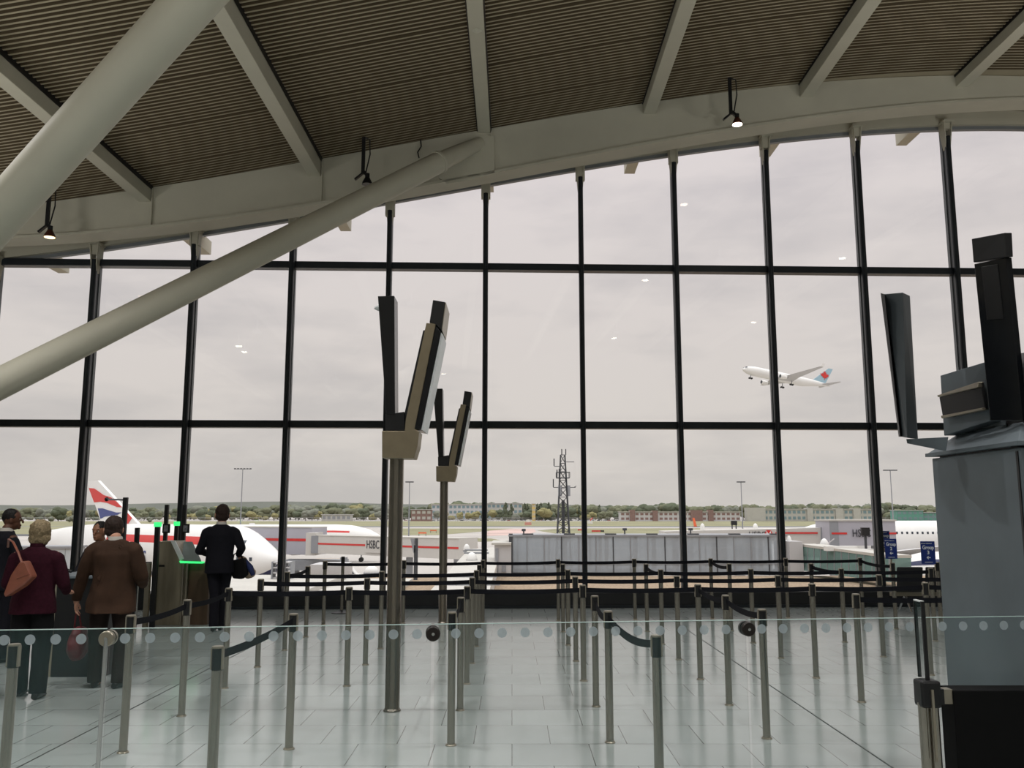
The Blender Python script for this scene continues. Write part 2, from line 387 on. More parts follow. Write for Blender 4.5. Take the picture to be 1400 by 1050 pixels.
# ================================================================ QUEUE BARRIER POSTS
HP = .985
rows = {
 1: [(442, 854), (551, 852), (660, 851), (763.6, 848.5), (868.5, 847), (974, 846), (1077.5, 845), (1180, 843.7)],
 2: [(418, 871), (655, 866), (770, 864), (885, 863.5), (1000, 862.6), (1113, 862), (1225.5, 860), (1287, 858)],
 3: [(389, 889), (520, 887), (651, 884), (777, 882), (905.5, 881), (1030, 879), (1155, 878), (1279, 876.6)],
 4: [(352, 912), (499.5, 909), (645, 907), (787.5, 904), (928, 902), (1068, 900), (1208, 898), (1345, 896)],
 5: [(307, 941), (474, 938), (638, 935), (798, 931), (957.7, 929), (1116, 927), (1273, 923), (1425, 921)],
 6: [(248, 979), (629, 971), (815, 966), (997, 964), (1178, 960), (1372, 957)],
 7: [(168, 1029), (395, 1024), (616.5, 1019), (834, 1015), (1048.5, 1009.6)]}
POS = {}
for r, L in rows.items():
    for i, (x, y) in enumerate(L): p = atZ(x, y, 0); POS[(r, i)] = p
for i, (x, y) in enumerate([(20, 880), (298, 883), (897, 868)]): p = atZ(x, y, HP); POS[(8, i)] = Vector((p.x, p.y, 0))
def stanchion(label, group):
    t = thing('queue_post', label, 'barrier post', (0, 0, 0), 0, group, local=True)
    MB().lathe((0, 0, 0), [(.030, .004), (.030, HP-.13), (.030, HP-.13)], 20).build('tube', M_steel, t, True)
    MB().lathe((0, 0, 0), [(.042, 0), (.042, .005), (.034, .01), (.033, .016)], 20).build('floor_collar', M_steel2, t, True)
    h = MB(); h.lathe((0, 0, 0), [(.031, HP-.135), (.031, HP-.01)], 20); h.build('belt_head', M_black, t, True)
    k = MB(); k.lathe((0, 0, 0), [(.034, HP-.012), (.034, HP-.002), (.028, HP)], 20); 
    for s in (0, math.pi): 
        k.bar((math.cos(s)*.031, math.sin(s)*.031, HP-.13), (math.cos(s)*.031, math.sin(s)*.031, HP-.01), .008, .03)
    k.build('head_cap', M_steel2, t, True)
    return t
onames = ['first', 'second', 'third', 'fourth', 'fifth', 'sixth', 'seventh', 'eighth']
rn = {1: 'the row closest to the window sill', 2: 'the second row from the window', 3: 'the third row from the window', 4: 'the fourth row from the window', 5: 'the fifth row from the window',
      6: 'the sixth row from the window', 7: 'the row behind the foremost posts', 8: 'the foremost row behind the glass barrier'}
POSTS = {}; proto = None
for key in POS:
    lab = 'steel belt post, %s from the left in %s' % (onames[key[1]], rn[key[0]])
    if key == (8, 0): lab = 'steel belt post cut by the left picture edge, beside the woman in burgundy'
    if key == (8, 1): lab = 'steel belt post standing just behind the glass left of the first sign pole'
    if key == (8, 2): lab = 'nearest steel belt post, right of centre with a sagging grey belt'
    if key == (2, 6): lab = 'steel belt post below the blue group two sign'
    if key == (2, 7): lab = 'steel belt post below the blue group three sign'
    if proto is None: proto = stanchion(lab, 'steel queue barrier posts'); o = proto
    else: o = copy_tree(proto); o['label'] = lab
    o.location = POS[key]; POSTS[key] = o
    o.rotation_euler = (0, 0, 0)
# portable post by the window, with a round base
pj = atZ(467, 838); hj = .97
t = thing('queue_post', 'free-standing belt post with a round base plate close to the window sill', 'barrier post', pj, 0, None, local=True)
MB().lathe((0, 0, 0), [(.18, 0), (.18, .012), (.05, .035), (.034, .05)], 28).build('base_plate', M_black, t, True)
MB().lathe((0, 0, 0), [(.028, .03), (.028, hj-.12)], 20).build('tube', M_steel, t, True)
MB().lathe((0, 0, 0), [(.033, hj-.13), (.033, hj-.005), (.028, hj)], 20).build('belt_head', M_black, t, True)
def belt(a, b, sag=.012, w=.048):
    A = POS[a]; B = POS[b]; d = (B-A); d.z = 0; d.normalize(); P = A+d*.03; Q = B-d*.03; n = 14; zc = HP-.055
    nrm = Vector((-d.y, d.x, 0))*.0012; vs = []; fs = []
    for i in range(n+1):
        u = i/n; s = sag*4*u*(1-u); tilt = .35*sag*4*u*(1-u)
        for sg in (1, -1):
            for k in (1, -1): vs.append(P.lerp(Q, u)+Vector((0, 0, zc-s+sg*w/2))+nrm*k+Vector((-d.y, d.x, 0))*sg*tilt*.4)
    for i in range(n):
        a0 = i*4; b0 = a0+4
        fs += [(a0, b0, b0+1, a0+1), (a0+2, a0+3, b0+3, b0+2), (a0, a0+2, b0+2, b0), (a0+1, b0+1, b0+3, a0+3)]
    fs += [(0, 1, 3, 2), (n*4, n*4+2, n*4+3, n*4+1)]
    root = POSTS[a]; vs = [v-root.location for v in vs]
    MB().add(vs, fs).build('belt', M_belt, root, True)
for r in (1, 3, 4, 5):
    for i in range(len(rows[r])-1): belt((r, i), (r, i+1))
belt((6, 4), (6, 5))
for a, b, s in [((1, 7), (2, 6), .03), ((1, 5), (2, 4), .04), ((3, 0), (2, 0), .02), ((2, 3), (3, 4), .03), ((2, 5), (3, 6), .02), ((5, 0), (6, 0), .02), ((6, 0), (7, 0), .02),
                ((6, 2), (7, 3), .05), ((7, 3), (8, 2), .06), ((5, 4), (6, 3), .03), ((6, 3), (7, 4), .03), ((8, 1), (7, 1), .02), ((7, 2), (6, 1), .03), ((6, 1), (5, 2), .03), ((2, 1), (3, 2), .03)]: belt(a, b, s)

# ================================================================ GROUP SIGNS ON POSTS
M_navy = pm('navy_sign', (26, 48, 120), .35, 0, .04, 5, 0, .5)
M_wt = pm('white_lettering', (225, 230, 238), .5, 0, 0)
def group_sign(label, px0, px1, py0, py1, Y, num, yb, hidden=False, postxy=None):
    c = atY((px0+px1)/2, (py0+py1)/2, Y); tl = atY(px0, py0, Y); br_ = atY(px1, py1, Y); w = br_.x-tl.x; h = tl.z-br_.z
    t = thing('group_sign', label, 'sign', (c.x, Y, br_.z), 0, 'blue boarding group signs by the window')
    pl = MB().box((c.x-w/2, Y-.006, br_.z), (c.x+w/2, Y+.006, tl.z)).build('sign_plate', M_navy, t, bevel=.003)
    yy = Y-.010; X = (1, 0, 0); U = (0, 0, 1)
    textpart('header_lettering', 'BRITISH AIRWAYS', h*.06, (c.x-w*.1, yy, tl.z-h*.10), X, U, M_wt, pl)
    textpart('word_group', 'Group', h*.24, (c.x, yy, tl.z-h*.28), X, U, M_wt, pl, bold=.0015, width=w*.80)
    if num: textpart('group_number', num, h*.22, (c.x, yy, tl.z-h*.50), X, U, M_wt, pl, bold=.0015)
    k = MB(); s = h*.075; z = tl.z-h*.72
    k.prism([(c.x-s*1.2, yy-.001, z), (c.x-s*.1, yy-.001, z+s), (c.x+s*.15, yy-.001, z+s*.75), (c.x-s*.35, yy-.001, z+s*.25), (c.x+s*1.2, yy-.001, z+s*.25), (c.x+s*1.2, yy-.001, z-s*.25), (c.x-s*.35, yy-.001, z-s*.25), (c.x+s*.15, yy-.001, z-s*.75), (c.x-s*.1, yy-.001, z-s)], (0, .004, 0))
    k.build('arrow', M_wt, pl)
    k = MB(); k.box((c.x-w*.28, yy, br_.z+h*.07), (c.x+w*.28, yy+.003, br_.z+h*.09)); k.build('footer_line', M_wt, pl)
    MB().box((c.x-.012, Y+.006, max(HP-.0, br_.z-.16)), (c.x+.012, Y+.02, br_.z+.05)).build('bracket', M_steel2, t)
    return t
group_sign('blue sign plate reading Group 2 with a left arrow', 1209, 1227, 736.5, 764, POS[(2, 6)].y-.045, '2', 0)
group_sign('blue sign plate reading Group 3 with a left arrow, next to the grey pylon', 1258, 1279.5, 740, 771, POS[(2, 7)].y-.10, '3', 0)
pz = atZ(1209, 827)
t = thing('sign_stand', 'free-standing thin sign post with a white round foot beside the window', 'sign stand', (pz.x, pz.y, 0))
MB().lathe((pz.x, pz.y, 0), [(.16, 0), (.16, .012), (.03, .035)], 24).build('foot', M_white, t, True)
for dx in (-.045, .045): MB().lathe((pz.x+dx, pz.y, 0), [(.016, .01), (.016, 1.35)], 14).build('pole', M_steel2, t, True)
MB().box((pz.x-.06, pz.y-.02, 1.0), (pz.x+.06, pz.y+.02, 1.1)).build('clamp', M_black, t)
g = group_sign('blue Group sign plate partly hidden behind the group two sign', 1200.5, 1217, 726, 749, pz.y-.03, '', 0)

# ================================================================ SEATS BY THE WINDOW
M_seat = pm('seat_leather', (30, 31, 33), .5, 0, .1, 6)
def seat_row():
    Y = 15.75; xl = atY(1222, 800, Y).x; t = thing('waiting_seat_row', 'row of charcoal waiting seats on chrome legs below the window, behind the group signs', 'seating', (xl, Y, 0))
    for i in range(4):
        x = xl+i*.5
        MB().hexa([(x+.02, Y-.15, .80+.0), (x+.47, Y-.15, .80), (x+.47, Y-.10, .80), (x+.02, Y-.10, .80), (x+.06, Y, .38), (x+.50, Y, .38), (x+.50, Y+.06, .38), (x+.06, Y+.06, .38)]).build('backrest', M_seat, t, bevel=.02)
        MB().box((x+.05, Y, .36), (x+.49, Y+.48, .43)).build('seat', M_seat, t, bevel=.02)
    MB().box((xl, Y+.12, .28), (xl+2.0, Y+.20, .35)).build('beam', M_steel2, t)
    for x in (xl+.25, xl+1.6):
        MB().tube([(x, Y-.08, .02), (x, Y+.16, .30)], .018, 10).tube([(x, Y+.42, .02), (x, Y+.16, .30)], .018, 10).build('leg', M_chrome, t, True)
seat_row()
# ================================================================ SIGN POLES WITH V SHAPED SCREENS
def sign_pole():
    Yp = 7.75; base = atZ(536, 972); X0 = base.x
    Yp = base.y
    t = thing('gate_sign_pole', 'tall steel pole with two display screens in a V, nearest of the two poles', 'sign pole', (base.x, base.y, 0), 0, 'steel poles with V shaped screens')
    zt = atY(541, 627, Yp).z; xt = atY(541, 600, Yp).x
    MB().lathe((X0, Yp, 0), [(.078, .0), (.078, .01), (.07, .02), (.066, .03), (.066, zt+.02)], 32).build('pole', M_steel, t, True)
    C = 480; R_ = 390; s = .2857
    def pg(pts, Y): return [atY(C+a*s, R_+b*s, Y) for a, b in pts]
    def pris(name, pts, w, mt, y0=None, par=t, bv=.004): 
        y0 = Yp-.14 if y0 is None else y0
        return MB().prism(pg(pts, y0), (0, w, 0)).build(name, mt, par, bevel=bv)
    br_ = pris('bracket', [(148, 697), (256, 697), (262, 640), (360, 180), (405, 184), (303, 688), (326, 700), (318, 770), (300, 828), (148, 825)], .28, pm('bracket_steel', (146, 134, 112), .4, .6, .08, 8))
    pris('left_screen', [(128, 52), (207, 50), (210, 618), (168, 618)], .25, M_screen)
    pris('black_base', [(165, 618), (255, 605), (255, 694), (165, 694)], .22, M_black, Yp-.13)
    sc = pris('right_screen', [(405, 190), (430, 225), (335, 690), (303, 685)], .45, M_screen, Yp-.13)
    fr = pris('screen_face', [(431, 226), (440, 236), (346, 694), (336, 690)], .42, M_white, Yp-.12, sc, 0)
    pris('rear_cover', [(345, 215), (360, 215), (300, 500), (262, 640), (257, 605)], .3, M_black, Yp-.13, sc)
    cp = pris('top_cap', [(392, 70), (450, 80), (432, 215), (405, 187), (375, 178)], .5, M_black)
    pris('cap_panel', [(451, 82), (454, 82), (436, 216), (433, 214)], .48, M_steel2, Yp-.13, cp, 0)
    k = MB(); p = atY(512, 421, Yp-.05); q = atY(519, 421, Yp-.05); k.tube([p, q], [.012, .035], 14).build('camera', M_white, t, True)
    return t
sp1 = sign_pole()
sp2 = copy_tree(sp1); b2 = atZ(605, 852); sp2.location = (b2.x, b2.y, 0)
sp2['label'] = 'tall steel pole with two display screens in a V, farther and smaller looking one'

# ================================================================ RIGHT PYLON (counter sign)
t = thing('sign_pylon', 'large slate grey metal pylon with sign heads at the right edge', 'pylon', (3.1, 5.4, 0))
XF = atY(1275, 640, 6.0).x
ztop = atY(1275, 627, 6.0).z
MB().box((XF, 4.95, 0), (XF+.62, 6.0, ztop)).build('cabinet', M_slate, t, bevel=.006)
MB().box((XF-.006, 4.97, .02), (XF, 4.99, ztop-.02)).build('panel_joint', M_black, t)
def face(pts, dx, depths, name, mt, par=t, bv=.004):
    q = [atY(x, y, d*1.07) for (x, y), d in zip(pts, depths)]
    return MB().prism(q, (dx, 0, 0)).build(name, mt, par, bevel=bv)
s2 = 130/758
def z6(a, b): return (1270+a*s2, 480+b*s2)
MB().box((XF-.03, 4.92, ztop+.012), (XF+.65, 6.03, ztop+.035)).build('hood_rim', M_slate, t)
MB().box((XF+.03, 5.0, ztop), (XF+.6, 5.95, ztop+.012)).build('hood_gap', M_black, t)
zh = ztop+.035
MB().hexa([(XF-.02, 4.93, zh), (XF+.64, 4.93, zh), (XF+.64, 6.02, zh), (XF-.02, 6.02, zh), (XF+.14, 5.15, zh+.13), (XF+.5, 5.15, zh+.13), (XF+.5, 5.88, zh+.13), (XF+.14, 5.88, zh+.13)]).build('sloped_hood', M_slate, t, bevel=.004)
MB().box((XF+.16, 5.2, zh+.13), (XF+.48, 5.84, zh+.20)).build('hood_neck', M_slate, t)
face([z6(90, 195), z6(437, 90), z6(485, 558), z6(120, 675)], .22, [5.5, 5.05, 5.05, 5.5], 'speaker_box', M_slate)
face([z6(105, 368), z6(440, 250), z6(475, 470), z6(135, 535)], -.02, [5.45, 5.02, 5.02, 5.45], 'speaker_recess', M_black)
face([z6(105, 352), z6(440, 243), z6(428, 290), z6(112, 368)], -.035, [5.45, 5.02, 5.02, 5.45], 'recess_trim', M_steel2)
face([z6(135, 515), z6(470, 450), z6(475, 470), z6(140, 538)], -.035, [5.45, 5.02, 5.02, 5.45], 'recess_trim', M_steel2)
for u in (170, 235, 295, 365): 
    face([z6(u, 350-(u-110)*.3), z6(u+5, 348-(u-110)*.3), z6(u+25, 495-(u-110)*.17), z6(u+20, 496-(u-110)*.17)], -.03, [5.4-(u-150)/350*.35]*4, 'vent_fin', M_slate, bv=0)
s3 = 220/679
def z3(a, b): return (1180+a*s3, 300+b*s3)
face([z3(468, 188), z3(603, 160), z3(672, 850), z3(535, 848)], .035, [4.95, 4.75, 4.75, 4.95], 'tall_screen_back', M_screen)
face([z3(502, 200), z3(570, 188), z3(594, 420), z3(526, 425)], -.006, [4.90, 4.80, 4.80, 4.90], 'rear_hatch', M_black)
face([z3(457, 82), z3(597, 56), z3(602, 158), z3(465, 182)], .045, [4.95, 4.73, 4.73, 4.95], 'top_cap', M_black)
face([z3(655, 565), z3(680, 562), z3(700, 960), z3(620, 960), z3(600, 855), z3(662, 850)], .5, [5.0, 4.7, 4.7, 4.7, 4.98, 4.98], 'second_screen', M_black)
# left blade on an arm
k = MB(); P = [atY(*z3(88, 315), 5.55), atY(*z3(168, 308), 5.35), atY(*z3(198, 322), 5.55), atY(*z3(130, 326), 5.75), atY(*z3(152, 915), 5.55), atY(*z3(186, 921), 5.35), atY(*z3(232, 926), 5.55), atY(*z3(200, 924), 5.75)]
k.hexa(P).build('left_screen', pm('blade_grey', (66, 72, 76), .5, .1, .08, 3), t, bevel=.004)
k = MB(); P = [atY(*z3(74, 310), 5.5), atY(*z3(90, 318), 5.45), atY(*z3(100, 318), 5.7), atY(*z3(80, 312), 5.7), atY(*z3(150, 917), 5.5), atY(*z3(157, 917), 5.45), atY(*z3(162, 917), 5.7), atY(*z3(155, 917), 5.7)]
k.hexa(P).build('screen_flange', M_black, t)
k = MB(); P = [atY(*z3(182, 927), 5.45), atY(*z3(360, 918), 5.45), atY(*z3(360, 918), 5.7), atY(*z3(182, 927), 5.7), atY(*z3(186, 945), 5.45), atY(*z3(350, 978), 5.45), atY(*z3(350, 978), 5.7), atY(*z3(186, 945), 5.7)]
k.hexa(P).build('arm', M_slate, t)

# ================================================================ GLASS BARRIER
GH = 1.2
def gp(px, dz=0): 
    py = 861-19*px/1400; p = atZ(px, py, GH); return Vector((p.x, p.y, 0))
g0, g1 = gp(-60), gp(1460); gd = (g1-g0).normalized(); gn = Vector((-gd.y, gd.x, 0))
joints = [-320, 149, 592, 1021, 1262, 1560]
glabel = ['glass barrier pane in the lower left corner, in front of the woman in burgundy', 'glass barrier pane between the left disc clamp and the dark centre disc clamp',
          'glass barrier pane between the two dark disc clamps', 'glass barrier pane between the right dark disc clamp and the black hinged post', 'glass barrier pane in front of the grey pylon']
def online(px):
    r = ray(px, 860); # intersect vertical plane through barrier line
    t_ = (g0-Vector((0, 0, 0))).dot(gn)/(r.x*gn.x+r.y*gn.y); return Vector((r.x*t_, r.y*t_, 0))
for i in range(5):
    a = online(joints[i]); b = online(joints[i+1]); a = a+gd*.008; b = b-gd*.008
    t = thing('glass_barrier_pane', glabel[i], 'glass pane', tuple((a+b)/2), 0, 'frameless glass barrier panes')
    z0 = .02
    k = MB(); q = [a-gn*.006, b-gn*.006, b+gn*.006, a+gn*.006]
    k.hexa([p+Vector((0, 0, z0)) for p in q]+[p+Vector((0, 0, GH-.003)) for p in q]).build('pane', M_bglass, t)
    k = MB(); k.hexa([p+Vector((0, 0, GH-.003)) for p in q]+[p+Vector((0, 0, GH)) for p in q])
    k.build('polished_edge', M_edge, t)
    L = (b-a).length; n = max(1, int(L/.1155)); off = (L-(n-1)*.1155)/2; nn = 24; first = None
    for j in range(n):
        if first is None:
            c = a+gd*off-gn*.0075+Vector((0, 0, GH-.047))
            vs = [c+gd*math.cos(2*math.pi*u/nn)*.024+Vector((0, 0, math.sin(2*math.pi*u/nn)*.024)) for u in range(nn)]
            first = MB().prism(vs, gn*.001).build('frosted_dot', M_dot, t)
        else:
            o = first.copy(); COL.objects.link(o); o.location = gd*.1155*j
    MB().hexa([p+Vector((0, 0, 0)) for p in (a-gn*.02, b-gn*.02, b+gn*.02, a+gn*.02)]+[p+Vector((0, 0, .03)) for p in (a-gn*.02, b-gn*.02, b+gn*.02, a+gn*.02)]).build('floor_channel', M_steel2, t)
M_disc = pm('bronze_disc', (48, 42, 40), .4, .5, .06)
def disc(px, steel, label):
    c = online(px); z = GH-.045; P = c+Vector((0, 0, z))
    t = thing('disc_clamp', label, 'clamp', tuple(P), 0, 'round clamps joining the glass panes')
    mt = M_steel2 if steel else M_disc
    k = MB(); k.tube([P-gn*.035, P-gn*.030, P-gn*.008], [.032, .036, .036], 28, up=(0, 0, 1)); k.build('front_disc', mt, t, True)
    k = MB(); k.tube([P+gn*.008, P+gn*.030], [.036, .036], 28); k.build('rear_disc', mt, t, True)
    k = MB(); k.tube([P-gn*.04, P+gn*.034], [.008, .008], 12); k.build('bolt', M_chrome, t, True)
    if steel:
        MB().tube([c-gn*.03+Vector((0, 0, 0)), c-gn*.03+Vector((0, 0, z))], .010, 14).build('support_rod', M_chrome, t, True)
disc(149, True, 'steel disc clamp with a thin chrome rod, in front of the man in brown')
disc(592, False, 'dark round clamp right of the nearest sign pole')
disc(1021, False, 'dark round clamp on the glass at the right of centre')
# hinged post and black panel at the right
c = online(1268)-gn*.16; c.x = atY(1268, 950, c.y).x
t = thing('gate_post', 'twin tube steel gate post with a black clamp near the lower right corner', 'post', tuple(c))
zc = atY(1268, 966, c.y).z; zc2 = atY(1268, 929, c.y).z
for dx in (-.025, .025): MB().lathe((c.x+dx, c.y, 0), [(.026, 0), (.026, zc+.02)], 20).build('tube', M_steel, t, True)
MB().box((c.x-.05, c.y-.05, zc), (c.x+.05, c.y+.05, zc2)).build('clamp', M_black, t, bevel=.012)
MB().box((c.x-.006, c.y-.06, zc-.25), (c.x+.006, c.y-.048, zc2-.04)).build('steel_strip', M_steel2, t)
a = atY(1281, 951, c.y); MB().box((a.x, c.y-.03, a.z-.035), (a.x+.065, c.y+.03, a.z+.035)).build('hinge_arm', M_steel2, t)
MB().box((a.x, c.y-.032, a.z-.037), (a.x+.022, c.y+.032, a.z+.037)).build('hinge_collar', M_black, t)
x0 = atY(1297.5, 941, c.y).x; zp = atY(1297, 942, c.y).z
t = tag(MB().box((x0, c.y-.04, 0), (x0+1.6, c.y+.10, zp)).build('black_side_panel', pm('matt_black', (9, 9, 10), .7, 0, .1, 5, 0, .15), bevel=.004), 'low matt black panel filling the lower right corner', 'panel')
t = thing('glass_fin', 'narrow upright glass fin with black edges on top of the gate post', 'glass fin', (c.x, c.y, zc2))
zf = atY(1259, 822, c.y).z
MB().box((c.x-.006, c.y-.01, zc2), (c.x+.006, c.y+.075, zf)).build('pane', M_bglass, t)
MB().box((c.x-.009, c.y-.018, zc2), (c.x+.009, c.y-.006, zf)).build('front_edge', M_black, t)
MB().box((c.x-.009, c.y+.071, zc2), (c.x+.009, c.y+.0756, zf)).build('rear_edge', M_black, t)
MB().box((c.x-.008, c.y-.01, zf-.004), (c.x+.008, c.y+.075, zf+.003)).build('top_edge', M_white, t)

# ================================================================ SPOTLIGHTS under the roof
def spot(label, px, py, bx, by, lit, w):
    z = 0; B = atW(bx, by, DB-.55); ztop_ = deck_z(B.x); B = Vector((B.x, B.y, ztop_))
    L = atD(px, py, (B.y)/CT*.985+.6); L = atY(px, py, B.y)
    t = thing('ceiling_spotlight', label, 'spotlight', tuple(B), 0, 'black spotlights along the edge beam')
    u = (L.z+.16)
    MB().box((B.x-.03, B.y-.02, u), (B.x+.03, B.y+.02, ztop_)).build('mounting_bar', M_black, t)
    MB().bar((B.x+.0, B.y, u+.02), (B.x-.14, B.y, u-.10), .06, .03).build('side_flag', M_black, t)
    k = MB(); pts = [(B.x+.03, B.y-.01, ztop_-.02), (B.x+.11, B.y-.01, ztop_-.05), (B.x+.12, B.y-.01, (ztop_+u)/2+.02), (B.x+.05, B.y-.01, u+.02)]
    k.tube(pts, .012, 8).build('cable', M_black, t, True)
    k = MB(); k.bar((B.x, B.y, u+.06), (L.x, B.y, L.z+.13), .05, .05); k.lathe((L.x, B.y, L.z+.09), [(.04, 0), (.04, .08)], 16); k.build('lamp_holder', M_black, t, True)
    hd = pm('lamp_reflector', (92, 52, 40), .35, .4, .05)
    MB().lathe((L.x, B.y, L.z-.0), [(.093, -.03), (.085, .01), (.045, .09), (.035, .10)], 24).build('lamp_shade', hd if lit else M_black, t, True)
    if lit:
        MB().lathe((L.x, B.y, L.z), [(.086, -.036), (.086, -.026)], 24).build('bulb', emis('spot_bulb_%d' % w, (255, 236, 215) if w > 10 else (255, 214, 160), w), t, True)
        ld = bpy.data.lights.new('spot', 'SPOT'); ld.energy = 60 if w > 10 else 20; ld.spot_size = 1.6; ld.color = (1, .85, .7); ld.shadow_soft_size = .08
        lo = bpy.data.objects.new('spot_lamp', ld); COL.objects.link(lo); lo.location = (L.x, B.y, L.z-.06)
spot('lit black spotlight glowing brightly near the right part of the edge beam', 1008, 168, 998, 124, True, 14)
spot('dim lit black spotlight at the left end of the edge beam', 68, 322, 67, 273, True, 3)
spot('unlit black spotlight half hidden behind the long strut', 502, 250, 497, 207, False, 0)
# loose cable by the strut head
q = [atW(x, y, DB-.07) for x, y in [(575, 191), (576, 200), (571, 208), (573, 216)]]
tag(MB().tube(q, .012, 8).build('hanging_cable', M_black, None, True), 'short black cable hanging from the ceiling above the long strut', 'cable')
# ceiling downlights behind the camera: they show as small reflections in the glazing
kk = 0
for (px, py) in [(966, 243), (883, 382), (840, 462), (1153, 352), (1031, 440), (965, 490), (333, 481), (325, 473), (158, 378), (420, 532), (607, 511), (1340, 208)]:
    r = ray(px, py); Xg = None
    # mirror the ray in the glass plane
    n_ = Vector((-KW, 1, 0)).normalized(); tt = (DG-0)/(r.y-KW*r.x); Pg = O+r*tt; rr = r-n_*2*r.dot(n_)
    zc_ = deck_z(0)
    for _ in range(4):
        s_ = (zc_-.35-Pg.z)/rr.z; Q = Pg+rr*s_; zc_ = deck_z(Q.x)
    if Q.y > 11.2 or Q.y < -8.5 or abs(Q.x) > 14: continue
    kk += 1
    t = thing('ceiling_downlight', 'added unseen round light that brightens the floor', 'ceiling light', (Q.x, Q.y, zc_-.35), 0, 'round downlights of the hall')
    MB().lathe((Q.x, Q.y, zc_-.35), [(.13, 0), (.13, .06), (.02, .12), (.02, .36)], 20).build('housing', M_white, t, True)
    MB().lathe((Q.x, Q.y, zc_-.36), [(.11, 0), (.11, .008)], 20).build('diffuser', emis('downlight_glow', (255, 246, 225), 22), t, True)

# ================================================================ GATE FURNITURE (left)
M_wood = pm('brown_laminate', (92, 74, 58), .5, 0, .15, 3, 0, .4, stretch=(6, 6, .5))
M_kiosk = pm('kiosk_steel', (152, 143, 124), .36, .55, .22, 2, 0, .5, stretch=(5, 5, .6))
def counter():
    Y = 9.75; a = atY(66, 787, Y); b = atY(150, 787, Y)
    t = thing('boarding_counter', 'black boarding gate counter between the woman in burgundy and the man in brown', 'counter', (a.x, Y, 0))
    MB().box((a.x+.10, Y, 0), (b.x, Y+.62, a.z-.03)).build('body', M_black, t, bevel=.006)
    MB().box((a.x-.02, Y-.03, a.z-.03), (b.x+.03, Y+.66, a.z)).build('worktop', M_slate, t, bevel=.006)
    MB().box((a.x-.01, Y+.01, 0), (a.x+.10, Y+.6, a.z-.03)).build('end_panel', pm('pale_end_panel', (150, 142, 124), .5), t)
    p = atY(82, 782, Y+.2); z = a.z
    t2 = thing('desk_scanner', 'small black hand scanner resting on the boarding counter', 'scanner', (p.x, Y+.2, z))
    MB().lathe((p.x, Y+.2, z), [(.07, 0), (.07, .012), (.02, .02)], 18).build('stand', M_black, t2, True)
    MB().tube([(p.x-.09, Y+.2, z+.07), (p.x-.03, Y+.2, z+.085), (p.x+.05, Y+.2, z+.05), (p.x+.13, Y+.2, z+.03)], [.02, .035, .025, .015], 12).build('body', M_black, t2, True)
counter()
def kiosk():
    Y = atZ(225, 855).y; X0 = atY(210, 850, Y).x; X1 = atY(252, 850, Y).x; X2 = atY(281, 850, Y).x
    zt = atY(225, 740, Y).z; zl = atY(262, 766, Y).z
    t = thing('boarding_pass_gate', 'steel self boarding gate with a sloped screen and green light strip', 'boarding gate', (X0, Y, 0))
    k = MB(); xr = atY(236, 740, Y).x; xr2 = atY(250, 766, Y).x
    k.prism([(X0, Y, 0), (X1, Y, 0), (X1, Y, zl-.02), (xr2, Y, zl-.02), (xr, Y, zt), (atY(215.5, 740, Y).x, Y, zt), (atY(214, 770, Y).x, Y, zl)], (0, .55, 0))
    k.build('cabinet', M_kiosk, t, bevel=.008)
    a = [atY(233, 739.5, Y-.01), atY(239, 739.5, Y-.01), atY(251, 764, Y-.01), atY(246, 767, Y-.01)]
    MB().prism(a, (0, .04, 0)).build('white_edge', M_white, t)
    MB().box((X1+.01, Y+.06, 0), (X2, Y+.5, zl-.05)).build('side_housing', M_wood, t, bevel=.006)
    a = [atY(240, 740.5, Y+.45), atY(263, 740.5, Y+.45), atY(275, 766, Y-.03), atY(251, 766, Y-.03)]
    k = MB(); k.prism(a, (0, 0, -.03)); k.build('screen', pm('grey_screen', (120, 132, 130), .25), t)
    a = [atY(245, 767, Y-.05), atY(276, 768, Y-.05), atY(276, 770.5, Y-.05), atY(246, 770, Y-.05)]
    MB().prism(a, (0, .12, 0)).build('light_strip', M_green, t, bevel=.003)
    c = atY(253, 770, Y-.05)
    for dx in (-.03, .03): MB().lathe((c.x+dx, Y-.04, 0), [(.018, 0), (.018, c.z)], 14).build('front_rail', M_steel2, t, True)
    MB().box((atY(220, 772, Y).x-.03, Y-.008, zl-.10), (atY(220, 772, Y).x+.06, Y, zl-.07)).build('ticket_slot', M_black, t)
kiosk()
def lightpost(px, ytop, ybot, Y, green, w, label, part=True):
    a = atY(px, ytop, Y); t = thing('gate_light_post', label, 'gate post', (a.x, Y, 0), 0, 'black gate posts by the boarding gate')
    MB().box((a.x-w/2, Y-w/2, 0), (a.x+w/2, Y+w/2, a.z-(.07 if green else 0))).build('post', M_black, t, bevel=.006)
    if green: MB().box((a.x-w/2-.01, Y-w/2-.01, a.z-.07), (a.x+w/2+.01, Y+w/2+.01, a.z)).build('green_lamp', M_green, t, bevel=.004)
YK = atZ(225, 855).y
lightpost(216, 714, 0, YK-.35, True, .07, 'black gate post with a green lamp on top, left of the boarding gate')
lightpost(242, 713, 0, YK+.75, True, .06, 'black gate post with a green lamp on top, behind the boarding gate screen')
lightpost(188, 721.5, 0, YK-.6, False, .06, 'plain black gate post right behind the shoulder of the man in brown')
